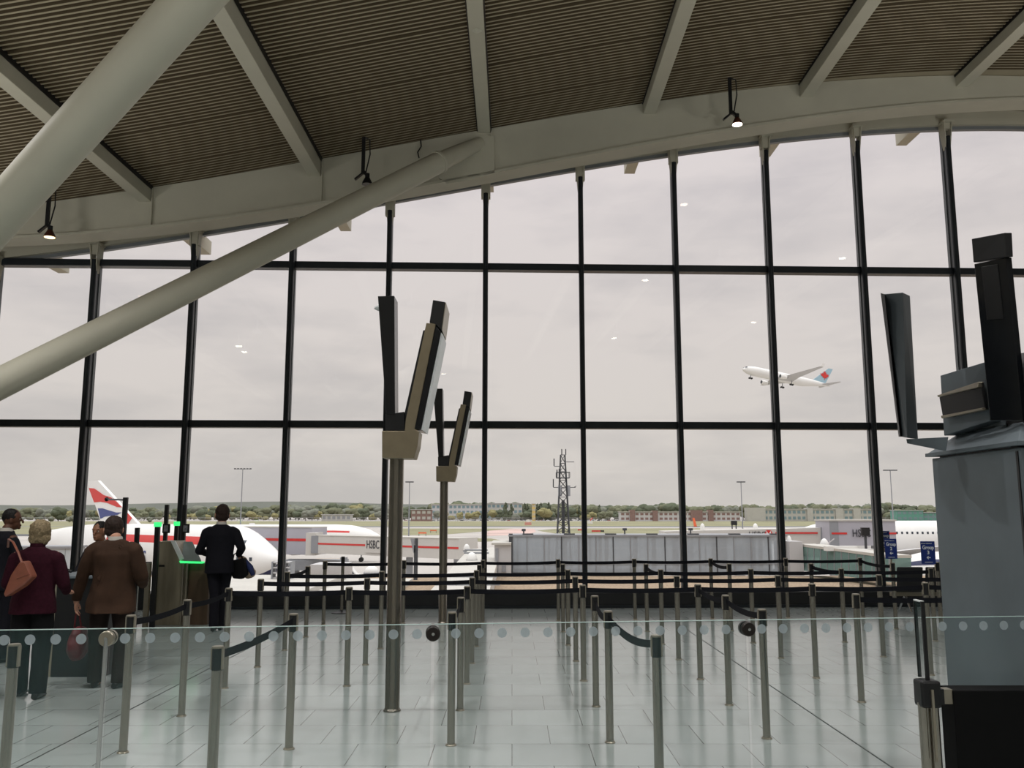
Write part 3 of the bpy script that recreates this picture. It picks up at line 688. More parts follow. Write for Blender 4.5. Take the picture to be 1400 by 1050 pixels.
def tablet(px, label, Y, tc):
    a = atY(px, 690, Y); t = thing('face_camera_post', label, 'camera post', (a.x, Y, 0), 0, 'black posts carrying small portrait cameras')
    MB().box((a.x-.03, Y-.03, 0), (a.x+.03, Y+.03, a.z)).build('post', M_black, t, bevel=.005)
    c = atY(tc, 722.5, Y-.05); MB().box((c.x-.06, Y-.07, c.z-.075), (c.x+.06, Y-.035, c.z+.075)).build('tablet', M_black, t, bevel=.005)
    MB().box((c.x-.035, Y-.073, c.z-.05), (c.x+.035, Y-.069, c.z+.05)).build('tablet_screen', pm('tablet_image', (120, 122, 128), .3, 0, .5, 30), t)
tablet(228.5, 'tall black post with a small face camera tablet, left of the pair', YK+.7, 227.5)
tablet(253, 'tall black post with a small face camera tablet, next to the walking man in navy', YK+.7, 254)
# swing panel beside the gate
a = atY(192, 768, YK-.1); b = atY(212, 768, YK-.1)
t = thing('swing_panel', 'dark swing door panel of the boarding gate, left of the steel cabinet', 'gate door', (a.x, YK-.1, 0))
MB().box((a.x-.35, YK-.12, atY(192, 833, YK).z), (b.x-.05, YK-.09, a.z)).build('panel', M_screen, t)
c = atY(203, 770, YK-.2); MB().box((c.x-.035, YK-.22, 0), (c.x+.035, YK-.15, c.z)).build('frame_post', M_steel2, t)
c = atY(189, 800, YK-.3); MB().lathe((c.x, YK-.3, 0), [(.012, .0), (.012, atY(189, 795, YK).z)], 12).build('thin_rod', M_chrome, t, True)
# pole with a horizontal arm
Yq = 10.6; a = atY(172, 680, Yq); b = atY(146, 681.5, Yq)
t = thing('arm_post', 'thin dark post with a horizontal grey arm above the man in brown', 'post', (a.x, Yq, 0))
MB().box((a.x-.025, Yq-.025, 0), (a.x+.025, Yq+.025, a.z)).build('post', M_black, t, bevel=.004)
MB().bar((a.x, Yq, a.z-.03), (b.x, Yq, b.z-.01), .03, .022).build('arm', pm('grey_arm', (120, 120, 126), .5), t)
MB().ball((b.x, Yq, b.z-.01), .026).build('knob', M_black, t, True)
# ================================================================ PEOPLE
def remesh(mb, voxel, it=3, disp=0.0, scale=8, seed=0):
    me = mb.mesh('tmp', M_black); o = bpy.data.objects.new('tmp', me); COL.objects.link(o)
    r = o.modifiers.new('r', 'REMESH'); r.mode = 'VOXEL'; r.voxel_size = voxel; r.use_smooth_shade = True
    s = o.modifiers.new('s', 'SMOOTH'); s.iterations = it; s.factor = .5
    dg = bpy.context.evaluated_depsgraph_get(); out = bpy.data.meshes.new_from_object(o.evaluated_get(dg))
    bpy.data.objects.remove(o); bpy.data.meshes.remove(me)
    if disp:
        for v in out.vertices:
            p = v.co; n1 = noise.noise(Vector((p.x*scale, p.y*scale, p.z*scale*.55+seed))); n2 = noise.noise(Vector((p.x*scale*2.2+9, p.y*scale*2.2, p.z*scale*1.1+seed)))
            v.co = p+v.normal*disp*(n1+.5*n2)
    out.materials.clear(); return out
def V(*a): return Vector(a)
def limb(mb, pts, rs, n=14, ell=1.0):
    mb.tube(pts, rs, n, ell=ell)
    for p, r in zip(pts, rs): mb.ball(p, r*.995, 12)
def hand(mb, w, d, palm_n, side, size=1.0, curl=.5):
    # w wrist, d direction of the fingers, palm_n palm normal, side = direction towards the thumb
    w = V(*w); d = V(*d).normalized(); n = V(*palm_n).normalized(); s = d.cross(n).normalized()
    if s.dot(V(*side)) < 0: s = -s
    S = size
    R = Matrix((s, d, n)).transposed()
    mb.ball(w+d*.045*S, (.040*S, .052*S, .017*S), 14, rot=R); mb.tube([w-d*.03*S, w+d*.02*S], [.027*S, .028*S], 12)
    lens = [.070, .078, .072, .056]
    for i, L in enumerate(lens):
        o = w+d*(.082-.006*abs(i-1.2))*S+s*(.029-.019*i)*S; dd = d; p = o-d*.02*S; pts = [p, o]
        for k, f in enumerate((.45, .32, .23)):
            ang = curl*(.35+.45*k); dd2 = (d*math.cos(ang)+n*math.sin(ang)).normalized(); o = o+dd2*L*f*S; pts.append(o)
        mb.tube(pts, [.0095*S, .0095*S, .009*S, .0085*S, .007*S], 10); mb.ball(pts[-1], .0072*S, 8)
        for q in pts[1:-1]: mb.ball(q, .0095*S, 8)
    o = w+d*.018*S+s*.03*S; pts = [o-s*.015*S, o+s*.018*S+d*.022*S+n*.006*S, o+s*.026*S+d*.05*S+n*.014*S, o+s*.022*S+d*.070*S+n*.02*S]
    mb.tube(pts, [.013*S, .012*S, .0105*S, .008*S], 10); mb.ball(pts[-1], .008*S, 8)
SKIN = {}
def skinmat(name, rgb): return pm(name, rgb, .55, 0, .06, 12, .05, .4)
def person(label, loc, yaw, P, mats):
    """local frame: +y is the way the person faces, x to their right."""
    H = P.get('H', 1.75); k = H/1.75; W = P.get('bulk', 1.0)
    t = thing('person', label, 'person', loc, yaw, local=True); t.scale = (1, 1, 1)
    J = dict(P['J']); lean = P.get('lean', 0)
    def S(p): return V(p[0]*k, p[1]*k, p[2]*k)
    hip = {-1: V(-.095, 0, .93), 1: V(.095, 0, .93)}
    hd = V(*P.get('head', (0, .04, 1.625))); nk = V(0, -.005, 1.47)
    sh = {-1: V(-.180*W, -.01, 1.395), 1: V(.180*W, -.01, 1.395)}
    hy = P.get('head_yaw', 0); RH = (Matrix.Rotation(hy, 3, 'Z') @ Matrix.Rotation(P.get('head_tilt', 0), 3, 'X'))*P.get('hs', 1.08)
    mb = MB()
    # body under the clothes, one continuous surface
    mb.loft([(V(0, 0, .86), .13*W, .10), (V(0, 0, .95), .15*W, .11), (V(0, .0, 1.08), .13*W, .10), (V(0, .01, 1.28), .155*W, .115), (V(0, 0, 1.42), .15*W, .08), (V(0, 0, 1.47), .07, .065)], 18)
    limb(mb, [nk-V(0, 0, .05), nk+V(0, .01, .05), hd-V(0, .01, .06)], [.06, .056, .055])
    for s in (-1, 1):
        kn, an = V(*J['knee'][s]), V(*J['ankle'][s]); limb(mb, [hip[s], hip[s].lerp(kn, .5), kn, kn.lerp(an, .4), an], [.085, .07, .052, .05, .036])
        mb.ball(an+V(0, .05, -.045), (.04, .11, .035), 12)
        el, wr = V(*J['elbow'][s]), V(*J['wrist'][s]); limb(mb, [sh[s], sh[s].lerp(el, .5), el, el.lerp(wr, .4), wr], [.052, .045, .038, .036, .026])
        hdir, hn, hs = J.get('hand', {}).get(s, ((0, .1, -1), (-s, 0, 0), (0, 1, 0)))
        hand(mb, wr, hdir, hn, hs, 1.0, P.get('curl', .7))
    # head
    def hp(x, y, z): return hd+RH @ V(x, y, z)
    mb.ball(hd+V(0, 0, .02), (.074, .092, .098), 20, rot=RH); mb.ball(hp(0, .028, -.045), (.055, .058, .066), 16, rot=RH)
    mb.ball(hp(0, .072, -.085), (.024, .02, .02), 10, rot=RH)        # chin
    mb.tube([hp(0, .088, .01), hp(0, .112, -.028)], [.008, .014], 10); mb.ball(hp(0, .108, -.03), (.016, .012, .011), 10, rot=RH)
    mb.ball(hp(0, .088, -.056), (.025, .010, .006), 10, rot=RH); mb.ball(hp(0, .087, -.065), (.022, .010, .006), 10, rot=RH)
    mb.ball(hp(0, .082, .032), (.055, .012, .010), 10, rot=RH)       # brow
    for s in (-1, 1):
        mb.ball(hp(s*.076, -.002, -.008), (.010, .018, .032), 12, rot=RH @ Matrix.Rotation(s*.25, 3, 'Z'))
    mb.v = [tuple(V(*v)*k) for v in mb.v]
    me = remesh(mb, .0062, 2); me.materials.append(mats['skin']); me.name = 'body'; body = link('body', me, t, True)
    for s in (-1, 1):
        e = MB(); c = hp(s*.030, .073, .008)*k; e.ball(c, .0125*k, 12); eo = e.build('eye', pm('eye_white', (170, 160, 150), .3), t, True)
        e = MB(); e.ball(c+RH @ V(0, .0085, 0)*k, .0062*k, 10); e.build('iris', pm('iris_dark', (30, 22, 18), .3), eo, True)
    # trousers
    mb = MB(); mb.loft([(V(0, 0, 1.02), .155*W, .115), (V(0, -.01, .93), .175*W, .135), (V(0, -.005, .84), .165*W, .13)], 18)
    for s in (-1, 1):
        kn, an = V(*J['knee'][s]), V(*J['ankle'][s]); lw = P.get('leg', 1.0)
        limb(mb, [hip[s]+V(0, 0, -.02), hip[s].lerp(kn, .5), kn, kn.lerp(an, .5)], [.10*W, .087*lw, .072*lw, .068*lw])
        mb.tube([kn.lerp(an, .5), an+V(0, .0, -.035)], [.068*lw, .066*lw], 14)
    mb.v = [tuple(V(*v)*k) for v in mb.v]
    me = remesh(mb, .010, 3, P.get('tfold', .006), 7, P.get('seed', 0)); me.materials.append(mats['trousers']); link('trousers', me, t, True)
    # top
    mb = MB(); hem = P.get('hem', .80); fl = P.get('flare', 1.0)
    secs = [(V(0, -.005, hem), .20*W*fl, .172*fl), (V(0, -.005, hem+.10), .195*W*fl, .168), (V(0, -.0, 1.06), .182*W, .150), (V(0, .0, 1.22), .19*W, .14), (V(0, -.01, 1.34), .198*W, .132), (V(0, -.012, 1.42), .185*W, .105), (V(0, -.008, 1.465), .12*W, .085), (V(0, 0, 1.49), .075, .072)]
    mb.loft(secs, 26)
    sl = P.get('sleeve', 1.0)
    for s in (-1, 1):
        el, wr = V(*J['elbow'][s]), V(*J['wrist'][s]); d_ = (wr-el).normalized()
        limb(mb, [sh[s]-V(s*.035, 0, .005), sh[s]+V(s*.01, 0, -.03), sh[s].lerp(el, .5), el], [.068*sl, .072*sl, .064*sl, .056*sl])
        mb.tube([el, el.lerp(wr, .5), wr-d_*.012], [.056*sl, .050*sl, .042*sl], 14)
    mb.v = [tuple(V(*v)*k) for v in mb.v]
    me = remesh(mb, .010, 3, P.get('fold', .012), P.get('fscale', 6), P.get('seed', 0)+3); me.materials.append(mats['top']); link(P.get('topname', 'jacket'), me, t, True)
    # collar
    c = MB(); n = 24; vs = []; fs = []
    for r, z in ((.068, 1.475), (.066, 1.515), (.058, 1.515), (.060, 1.475)):
        for i in range(n): a = 2*math.pi*i/n; vs.append(V(r*math.cos(a)*1.05, r*math.sin(a)-.002+(.01 if math.sin(a) > 0 else 0), z-(.035*max(0, math.sin(a)))+.012)*k)
    for j in range(4):
        for i in range(n): fs.append((j*n+i, j*n+(i+1) % n, ((j+1) % 4)*n+(i+1) % n, ((j+1) % 4)*n+i))
    c.add(vs, fs); c.build('collar', mats.get('collar', mats['top']), t, True)
    # shoes
    for s in (-1, 1):
        an = V(*J['ankle'][s]); ft = J.get('toe', {}).get(s, 0); R = Matrix.Rotation(ft, 3, 'Z'); lift = max(0, an.z-.08)
        c = MB(); b0 = an+V(0, 0, -.08); prof = [(-.075, .030, .05), (-.05, .038, .075), (0, .040, .075), (.06, .043, .055), (.12, .045, .04), (.165, .036, .032), (.185, .018, .024)]
        vs = []; fs = []; n = 14
        for y, hw, hh in prof:
            for i in range(n): a = 2*math.pi*i/n; vs.append((b0+R @ V(hw*math.cos(a), y, max(0, hh*.5+hh*.55*math.sin(a))))*k)
        for j in range(len(prof)-1):
            for i in range(n): fs.append((j*n+i, j*n+(i+1) % n, (j+1)*n+(i+1) % n, (j+1)*n+i))
        fs += [tuple(range(n)), tuple((len(prof)-1)*n+i for i in range(n))]
        c.add(vs, fs); c.build('shoe', mats['shoe'], t, True)
    # hair
    hs = P.get('hair', 'short'); mb = MB()
    def cap(c, r, cut):   # ball pieces of the hair, cut by keeping what is behind the face
        mb.ball(hp(*c), r, 18, rot=RH)
    if hs == 'short': cap((0, -.014, .034), (.082, .092, .094), 0); cap((0, -.035, -.02), (.076, .062, .06), 0)
    if hs == 'crop': cap((0, -.012, .036), (.078, .089, .090), 0)
    if hs == 'bald': cap((0, -.036, -.008), (.081, .066, .056), 0); cap((0, -.03, .03), (.0775, .072, .075), 0)
    if hs == 'bob': cap((0, -.018, .034), (.096, .104, .102), 0); cap((0, -.038, -.045), (.092, .068, .075), 0); cap((.06, -.01, -.03), (.036, .045, .06), 0); cap((-.06, -.01, -.03), (.036, .045, .06), 0)
    if hs == 'tied': cap((0, -.014, .036), (.082, .094, .094), 0); cap((0, -.11, .02), (.04, .04, .04), 0)
    mb.v = [tuple(V(*v)*k) for v in mb.v]
    me = remesh(mb, .0065, 1, .006 if hs != 'bob' else .012, 30); me.materials.append(mats['hair']); link('hair', me, t, True)
    return t, k
burg = pm('burgundy_knit', (46, 13, 25), .9, 0, .2, 40, .3, .15); blk = pm('black_cloth', (9, 9, 11), .85, 0, .15, 25, .1, .2)
suede = pm('brown_suede', (58, 40, 29), .85, 0, .25, 7, .2, .2); navy = pm('navy_suit_cloth', (16, 16, 24), .8, 0, .15, 30, .1, .2)
dkt = pm('dark_brown_trousers', (36, 27, 24), .85, 0, .15, 20, .1, .2); shoe = pm('black_shoe_leather', (16, 14, 14), .35)
sk1 = skinmat('skin_pink', (196, 146, 122)); sk2 = skinmat('skin_brown', (92, 58, 42)); sk3 = skinmat('skin_tan', (140, 96, 72))
hair1 = pm('ash_blonde_hair', (128, 112, 86), .7, 0, .4, 60, .6, .3); hair2 = pm('dark_brown_hair', (44, 30, 24), .7, 0, .3, 60, .5, .3); hair3 = pm('black_hair', (18, 15, 14), .6, 0, .3, 60, .5, .3)
shirt = pm('white_shirt_cloth', (205, 198, 190), .8)
def stand(sp=.11, kn=.0): return {'knee': {-1: (-sp, .02, .50), 1: (sp, .02, .50)}, 'ankle': {-1: (-sp-.01, 0, .085), 1: (sp+.01, 0, .085)}}
# woman in burgundy
b = atZ(34, 955); J = stand(.10); J['knee'][1] = (.11, .0, .50); J['ankle'][1] = (.12, -.05, .085); J['ankle'][-1] = (-.12, .12, .085)
J['elbow'] = {-1: (-.26, -.03, 1.13), 1: (.27, .02, 1.12)}; J['wrist'] = {-1: (-.25, .16, 1.02), 1: (.25, .20, 1.02)}
J['hand'] = {1: ((0, 1, 0), (0, 0, -1), (-1, 0, 0)), -1: ((.1, 1, -.3), (1, 0, 0), (0, 0, 1))}
tw, k = person('person in a burgundy cardigan with short ash blonde hair, seen from behind at the left', (b.x, b.y+.02, 0), math.radians(8), dict(H=1.66, J=J, bulk=1.05, hem=.83, flare=1.08, hair='bob', head_yaw=.3, fold=.010, topname='cardigan', leg=1.25, seed=2, sleeve=1.05),
       dict(skin=sk1, trousers=blk, top=burg, shoe=shoe, hair=hair1))
# her tan handbag
bg = pm('tan_bag_leather', (132, 76, 58), .45, 0, .12, 14, .1)
px = tw.location
t = thing('handbag', 'tan leather shoulder bag hanging behind the person in burgundy', 'handbag', (px.x-.12, px.y-.22, .9))
def pgY(pts, Y): return [atY(x, y, Y) for x, y in pts]
k_ = MB(); Y = px.y-.33
k_.prism(pgY([(4, 812), (14, 786), (26, 768), (33, 767), (43, 789), (30, 802), (6, 817)], Y), (0, .12, 0)); k_.build('bag_body', bg, t, bevel=.018)
k_ = MB(); k_.tube([atY(30, 769, Y+.05), atY(25, 755, Y+.08), atY(18, 741, Y+.16), atY(12, 737, Y+.32), atY(11, 748, Y+.46)], .012, 8, ell=.5); k_.build('strap', bg, t, True)
k_ = MB(); k_.prism(pgY([(26, 770), (33, 769), (40, 785), (22, 792)], Y-.006), (0, .01, 0)); k_.build('flap', bg, t, bevel=.003)
# man in brown
b = atZ(142, 940); J = stand(.13); J['ankle'] = {-1: (-.13, .04, .085), 1: (.13, -.02, .085)}; J['toe'] = {-1: .3, 1: -.3}
J['elbow'] = {-1: (-.30, -.03, 1.12), 1: (.29, -.02, 1.12)}; J['wrist'] = {-1: (-.36, .02, .86), 1: (.24, .20, 1.02)}
J['hand'] = {-1: ((0, .1, -1), (1, 0, 0), (0, 1, 0)), 1: ((-.5, 1, 0), (-1, -.2, 0), (0, 0, 1))}
tm, k = person('person in a loose brown jacket leaning to the boarding counter, seen from behind', (b.x+.02, b.y, 0), math.radians(4), dict(H=1.72, hs=1.16, J=J, bulk=1.14, hem=.75, flare=1.12, hair='short', head_yaw=.35, head=(-.05, .07, 1.60), fold=.024, fscale=5.5, leg=1.15, seed=5, sleeve=1.2),
       dict(skin=sk1, trousers=dkt, top=suede, shoe=shoe, hair=hair2, collar=shirt))
rb = pm('dark_red_bag', (96, 24, 32), .6, 0, .2, 10, .2); Y = tm.location.y+.02
t = thing('holdall', 'dark red soft bag held low in the left hand of the person in brown', 'bag', tuple(atY(106, 909, Y)))
mb = MB(); c = atY(106, 882, Y)
mb.ball(c, (.088, .16, .155), 18); mb.ball(c+V(.01, 0, .10), (.06, .13, .09), 14); me = remesh(mb, .01, 3, .012, 14); me.materials.append(rb); link('bag_body', me, t, True)
h = tm.location; a = atY(101, 864, Y); b_ = atY(112, 864, Y); tp = atY(106, 837, Y)
MB().tube([a, tp+V(-.015, 0, -.02), tp, tp+V(.02, 0, -.02), b_], .009, 8).build('handle', rb, t, True)
# walking man in navy
b = atZ(296, 862); J = {'knee': {-1: (-.045, -.02, .50), 1: (.06, .08, .50)}, 'ankle': {-1: (-.03, -.09, .09), 1: (.035, .09, .085)},
 'elbow': {-1: (-.29, .02, 1.12), 1: (.30, -.04, 1.15)}, 'wrist': {-1: (-.20, .22, 1.06), 1: (.24, .12, 1.04)}, 'hand': {-1: ((.5, 1, 0), (1, -.2, 0), (0, 0, 1)), 1: ((.35, .2, -1), (-1, 0, 0), (0, 1, 0))}}
te, k = person('person in a navy suit walking through the boarding gate with bags in hand', (b.x, b.y, 0), math.radians(10), dict(H=1.84, hs=1.24, J=J, bulk=1.02, hem=.80, hair='short', head_yaw=.15, fold=.010, leg=.98, seed=8, sleeve=1.08),
       dict(skin=sk1, trousers=navy, top=navy, shoe=shoe, hair=hair2, collar=shirt))
Y = te.location.y+.08
t = thing('tote_bag', 'black handbag carried by the person in the navy suit', 'handbag', tuple(atY(326, 792, Y)))
mb = MB(); mb.prism(pgY([(317, 766), (333, 763), (337, 786), (330, 792), (318, 791), (315, 784)], Y), (0, .14, 0)); mb.build('bag_body', blk, t, bevel=.02)
MB().tube([atY(318, 768, Y+.07), atY(320, 758, Y+.07), atY(325, 755, Y+.07), atY(330, 759, Y+.07), atY(332, 766, Y+.07)], .010, 8).build('handle', blk, t, True)
t = thing('cloth_bag', 'beige and blue cloth bag bulging behind the black handbag', 'bag', tuple(atY(340, 790, Y+.2)))
mb = MB(); c = atY(340, 782, Y+.22); mb.ball(c, (.11, .1, .10), 14); c2 = atY(332, 764, Y+.22); mb.tube([c2, c], [.05, .09], 12); mb.ball(c2, .05)
me = remesh(mb, .012, 2, .015, 14); me.materials.append(pm('beige_cloth', (158, 138, 118), .8, 0, .1, 8)); link('bag_body', me, t, True)
mb = MB(); mb.tube([atY(335, 766, Y+.14), atY(342, 776, Y+.13), atY(346, 786, Y+.16)], [.03, .05, .035], 10); mb.build('blue_flap', pm('blue_cloth', (30, 42, 88), .8), t, True)
# dark suited person behind the woman
p = atY(20, 760, 10.7); J = stand(.10); J['elbow'] = {-1: (-.28, .0, 1.14), 1: (.28, .05, 1.14)}; J['wrist'] = {-1: (-.24, .2, 1.05), 1: (.22, .24, 1.05)}
person('person in a dark suit with cropped black hair, half hidden behind the person in burgundy', (p.x-.12, 10.7, 0), math.radians(-35), dict(H=1.79, J=J, bulk=1.05, hem=.82, hair='crop', head_yaw=-.5, head=(0, .05, 1.62), seed=12),
       dict(skin=sk2, trousers=navy, top=navy, shoe=shoe, hair=hair3, collar=shirt))
# gate agent behind the counter
p = atY(138, 745, 10.75); J = stand(.10); J['elbow'] = {-1: (-.26, .03, 1.14), 1: (.26, .05, 1.14)}; J['wrist'] = {-1: (-.16, .2, 1.09), 1: (.16, .2, 1.09)}
person('person with dark tied hair behind the counter, face just showing beside the person in brown', (p.x, 10.75, 0), math.radians(165), dict(H=1.63, J=J, bulk=.92, hem=.82, hair='tied', head_yaw=.1, seed=15),
       dict(skin=sk3, trousers=navy, top=navy, shoe=shoe, hair=hair3, collar=shirt))
# ================================================================ OUTSIDE
GZ = -10.0
M_conc = pm('apron_concrete', (176, 170, 164), .85, 0, .10, .02, 0, .3); M_grass = pm('airfield_grass', (140, 137, 110), .95, 0, .14, .03, 0, .1)
M_tarm = pm('taxiway_asphalt', (120, 120, 120), .9, 0, .08, .02, 0, .2); M_wline = pm('pale_taxiway', (196, 188, 184), .9, 0, .08, .05)
M_gravel = pm('gravel_roof', (150, 132, 112), .95, 0, .38, 9, .8, .1); M_wroof = pm('white_roof', (186, 182, 174), .6, 0, .05, .6)
M_paint = pm('white_paint', (226, 224, 220), .35, 0, .02, .3, 0, .5); M_lgrey = pm('light_grey_cladding', (190, 188, 188), .5, 0, .04, .5)
M_red = pm('red_paint', (200, 48, 44), .45, 0, .03, 1); M_blue = pm('blue_paint', (40, 56, 120), .4, 0, .03, 1); M_navyp = pm('navy_paint', (30, 34, 74), .4)
M_mgrey = pm('mid_grey', (140, 142, 146), .55, 0, .06, 1); M_dgrey = pm('dark_grey', (62, 64, 68), .6, 0, .1, 2); M_gls = pm('dark_window', (52, 60, 70), .2, 0, .1, 3)
M_tealg = glassmat('teal_glazing', (.62, .76, .74), .6, .03, .1, (130, 158, 152), .5)
M_blueg = glassmat('blue_grey_glazing', (.86, .90, .93), .5, .03, .1, (206, 213, 220), .36)
def sheet(name, pts, z, mt, kind='structure'):
    q = [atZ(x, y, GZ) for x, y in pts]; q = [V(p.x, p.y, GZ+z-.3) for p in q]
    o = MB().prism(q, (0, 0, .3)).build(name, mt); struct(o); return o
g = MB(); g.box((-2500, 19, GZ-1), (2500, 4000, GZ)); struct(g.build('ground', M_conc))
sheet('grass_field_far', [(-900, 712.6), (2300, 712.6), (2300, 719.5), (-900, 719.5)], .06, M_grass)
sheet('grass_field_left', [(-900, 721), (240, 720), (330, 721), (250, 726), (120, 730.5), (-900, 731)], .10, M_grass)
sheet('taxiway_left', [(-900, 731), (120, 730.5), (250, 726), (250, 727), (120, 733), (-900, 734)], .08, M_dgrey)
sheet('taxiway_far', [(-900, 719.5), (2300, 719.5), (2300, 721.3), (-900, 721.3)], .06, M_tarm)
sheet('taxiway_line', [(-900, 721.3), (2300, 721.3), (2300, 722.2), (-900, 722.2)], .07, M_wline)
sheet('grass_field_middle', [(540, 722.6), (700, 722.8), (655, 727), (600, 731.5), (540, 732)], .10, M_grass)
sheet('grass_field_right', [(735, 725.5), (765, 722.6), (960, 722.4), (960, 730), (850, 731), (760, 729.5)], .10, M_grass)
sheet('grass_patch', [(640, 736), (672, 736.5), (685, 739), (660, 741), (648, 740)], .10, M_grass)
M_pink = pm('pinkish_apron', (186, 160, 152), .9, 0, .2, .04)
sheet('apron_patch', [(672, 723), (730, 723), (733, 727), (720, 731), (660, 733)], .07, M_pink)

# trees -----------------------------------------------------------------
def tree_mesh(kind, seed):
    rnd = random.Random(seed); mb = MB()
    lumps = {'round': 9, 'tall': 6, 'bush': 6}[kind]
    mb.tube([(0, 0, 0), (0, 0, .5)], [.03, .02], 6, mi=1)
    bm = bmesh.new()
    for i in range(lumps):
        if kind == 'tall': c = V(rnd.uniform(-.05, .05), rnd.uniform(-.05, .05), .2+.7*i/lumps); r = .13*(1.15-.8*i/lumps)
        elif kind == 'bush': c = V(rnd.uniform(-.28, .28), rnd.uniform(-.2, .2), rnd.uniform(.2, .35)); r = rnd.uniform(.18, .28)
        else: a = rnd.uniform(0, 6.28); q = rnd.uniform(.05, .26); c = V(q*math.cos(a), q*math.sin(a), rnd.uniform(.35, .78)); r = rnd.uniform(.17, .27)
        tmp = bmesh.new(); bmesh.ops.create_icosphere(tmp, subdivisions=3, radius=r)
        for v in tmp.verts:
            n = noise.noise((v.co+c)*14+V(seed, 0, 0))*.06+noise.noise((v.co+c)*34)*.04
            v.co = v.co*(1+n/r*1.0)+c
        me_ = bpy.data.meshes.new('t'); tmp.to_mesh(me_); tmp.free()
        mb.add([v.co for v in me_.vertices], [tuple(p.vertices) for p in me_.polygons], 0); bpy.data.meshes.remove(me_)
    return mb
def hazy_foliage(name, rgb):  # far tree tones muted so the colour itself carries the haze
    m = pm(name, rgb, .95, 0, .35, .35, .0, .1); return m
M_bark = pm('bark', (80, 70, 60), .9)
TC = [('dark green', hazy_foliage('dark_foliage', (96, 102, 84))), ('yellow green', hazy_foliage('yellow_foliage', (142, 136, 98))), ('olive green', hazy_foliage('olive_foliage', (116, 118, 96))), ('grey green', hazy_foliage('grey_foliage', (124, 126, 114)))]
TM = {}
for kind in ('round', 'tall', 'bush'):
    for ci, (cn, cm) in enumerate(TC):
        for v in range(2 if kind != 'tall' else 1):
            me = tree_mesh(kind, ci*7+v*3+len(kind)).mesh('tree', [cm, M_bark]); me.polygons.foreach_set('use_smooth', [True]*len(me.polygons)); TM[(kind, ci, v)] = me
rt = random.Random(3)
def put_tree(px, Y, h, kind, ci, group, where):
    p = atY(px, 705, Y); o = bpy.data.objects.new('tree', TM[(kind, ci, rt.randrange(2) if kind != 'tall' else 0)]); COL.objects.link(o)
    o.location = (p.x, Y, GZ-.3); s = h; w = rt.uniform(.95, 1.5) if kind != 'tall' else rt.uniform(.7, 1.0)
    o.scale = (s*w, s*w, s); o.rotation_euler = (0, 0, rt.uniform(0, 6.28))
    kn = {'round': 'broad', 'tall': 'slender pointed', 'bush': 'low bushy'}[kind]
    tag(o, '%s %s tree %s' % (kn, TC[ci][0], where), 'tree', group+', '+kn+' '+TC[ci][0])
def hgt(px, ytop, Y): return atY(px, ytop, Y).z-GZ
# skyline of tree tops across the picture: (px, y of the tops)
SKY = [(-60, 695), (0, 695), (40, 694), (80, 694), (120, 695), (180, 694), (250, 694), (290, 690), (330, 693), (365, 693), (400, 688), (440, 690), (490, 687), (520, 691), (560, 692), (600, 688), (650, 685), (700, 688), (760, 687), (800, 690), (850, 691), (905, 688), (960, 692), (1010, 690), (1060, 691), (1120, 688), (1170, 690), (1220, 687), (1290, 691), (1460, 690)]
def skyy(px):
    for (a, ya), (b, yb) in zip(SKY, SKY[1:]):
        if a <= px <= b: return ya+(yb-ya)*(px-a)/(b-a)
    return 691
px = -55
while px < 1450:
    ci = rt.choice([0, 0, 2, 2, 3, 3, 1] if px < 560 else [0, 0, 2, 3, 2]); Y = rt.uniform(1330, 1420)
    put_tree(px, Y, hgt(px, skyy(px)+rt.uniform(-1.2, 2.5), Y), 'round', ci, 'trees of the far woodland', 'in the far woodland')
    px += rt.uniform(5, 8)
px = -50
while px < 1440:   # nearer row, broken by the buildings on the right
    if px < 560 or 590 < px < 860 or 1195 < px:
        ci = rt.choice([1, 1, 0, 2, 2, 3]) if 250 < px < 450 else rt.choice([0, 2, 2, 3, 1])
        Y = rt.uniform(1200, 1290); top = skyy(px)+rt.uniform(4, 9)
        if 590 < px < 700: top = rt.uniform(695, 700)
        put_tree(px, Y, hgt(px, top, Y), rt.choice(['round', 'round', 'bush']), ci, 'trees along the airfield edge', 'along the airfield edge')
    px += rt.uniform(8, 13)
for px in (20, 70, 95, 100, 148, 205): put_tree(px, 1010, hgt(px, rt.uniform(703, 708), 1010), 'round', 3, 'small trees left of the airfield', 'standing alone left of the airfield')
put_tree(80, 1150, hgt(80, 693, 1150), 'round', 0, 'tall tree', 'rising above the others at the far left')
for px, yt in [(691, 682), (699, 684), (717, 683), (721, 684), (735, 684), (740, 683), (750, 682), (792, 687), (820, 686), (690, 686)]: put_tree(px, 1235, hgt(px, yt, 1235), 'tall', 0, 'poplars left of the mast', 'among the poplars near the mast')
# distant ridge
q = [(-1700+i*60, noise.noise(V(i*.13, 1, 0))*14+34+10*math.sin(i*.09)) for i in range(57)]
mb = MB(); mb.prism([V(x*1.3, 2600, GZ) for x, _ in (q[0],)]+[V(x*1.3, 2600, GZ+h*.85) for x, h in q]+[V(q[-1][0]*1.3, 2600, GZ)], (0, 60, 0)); struct(mb.build('distant_ridge', pm('hazy_ridge', (142, 147, 140), 1, 0, .1, .01)))

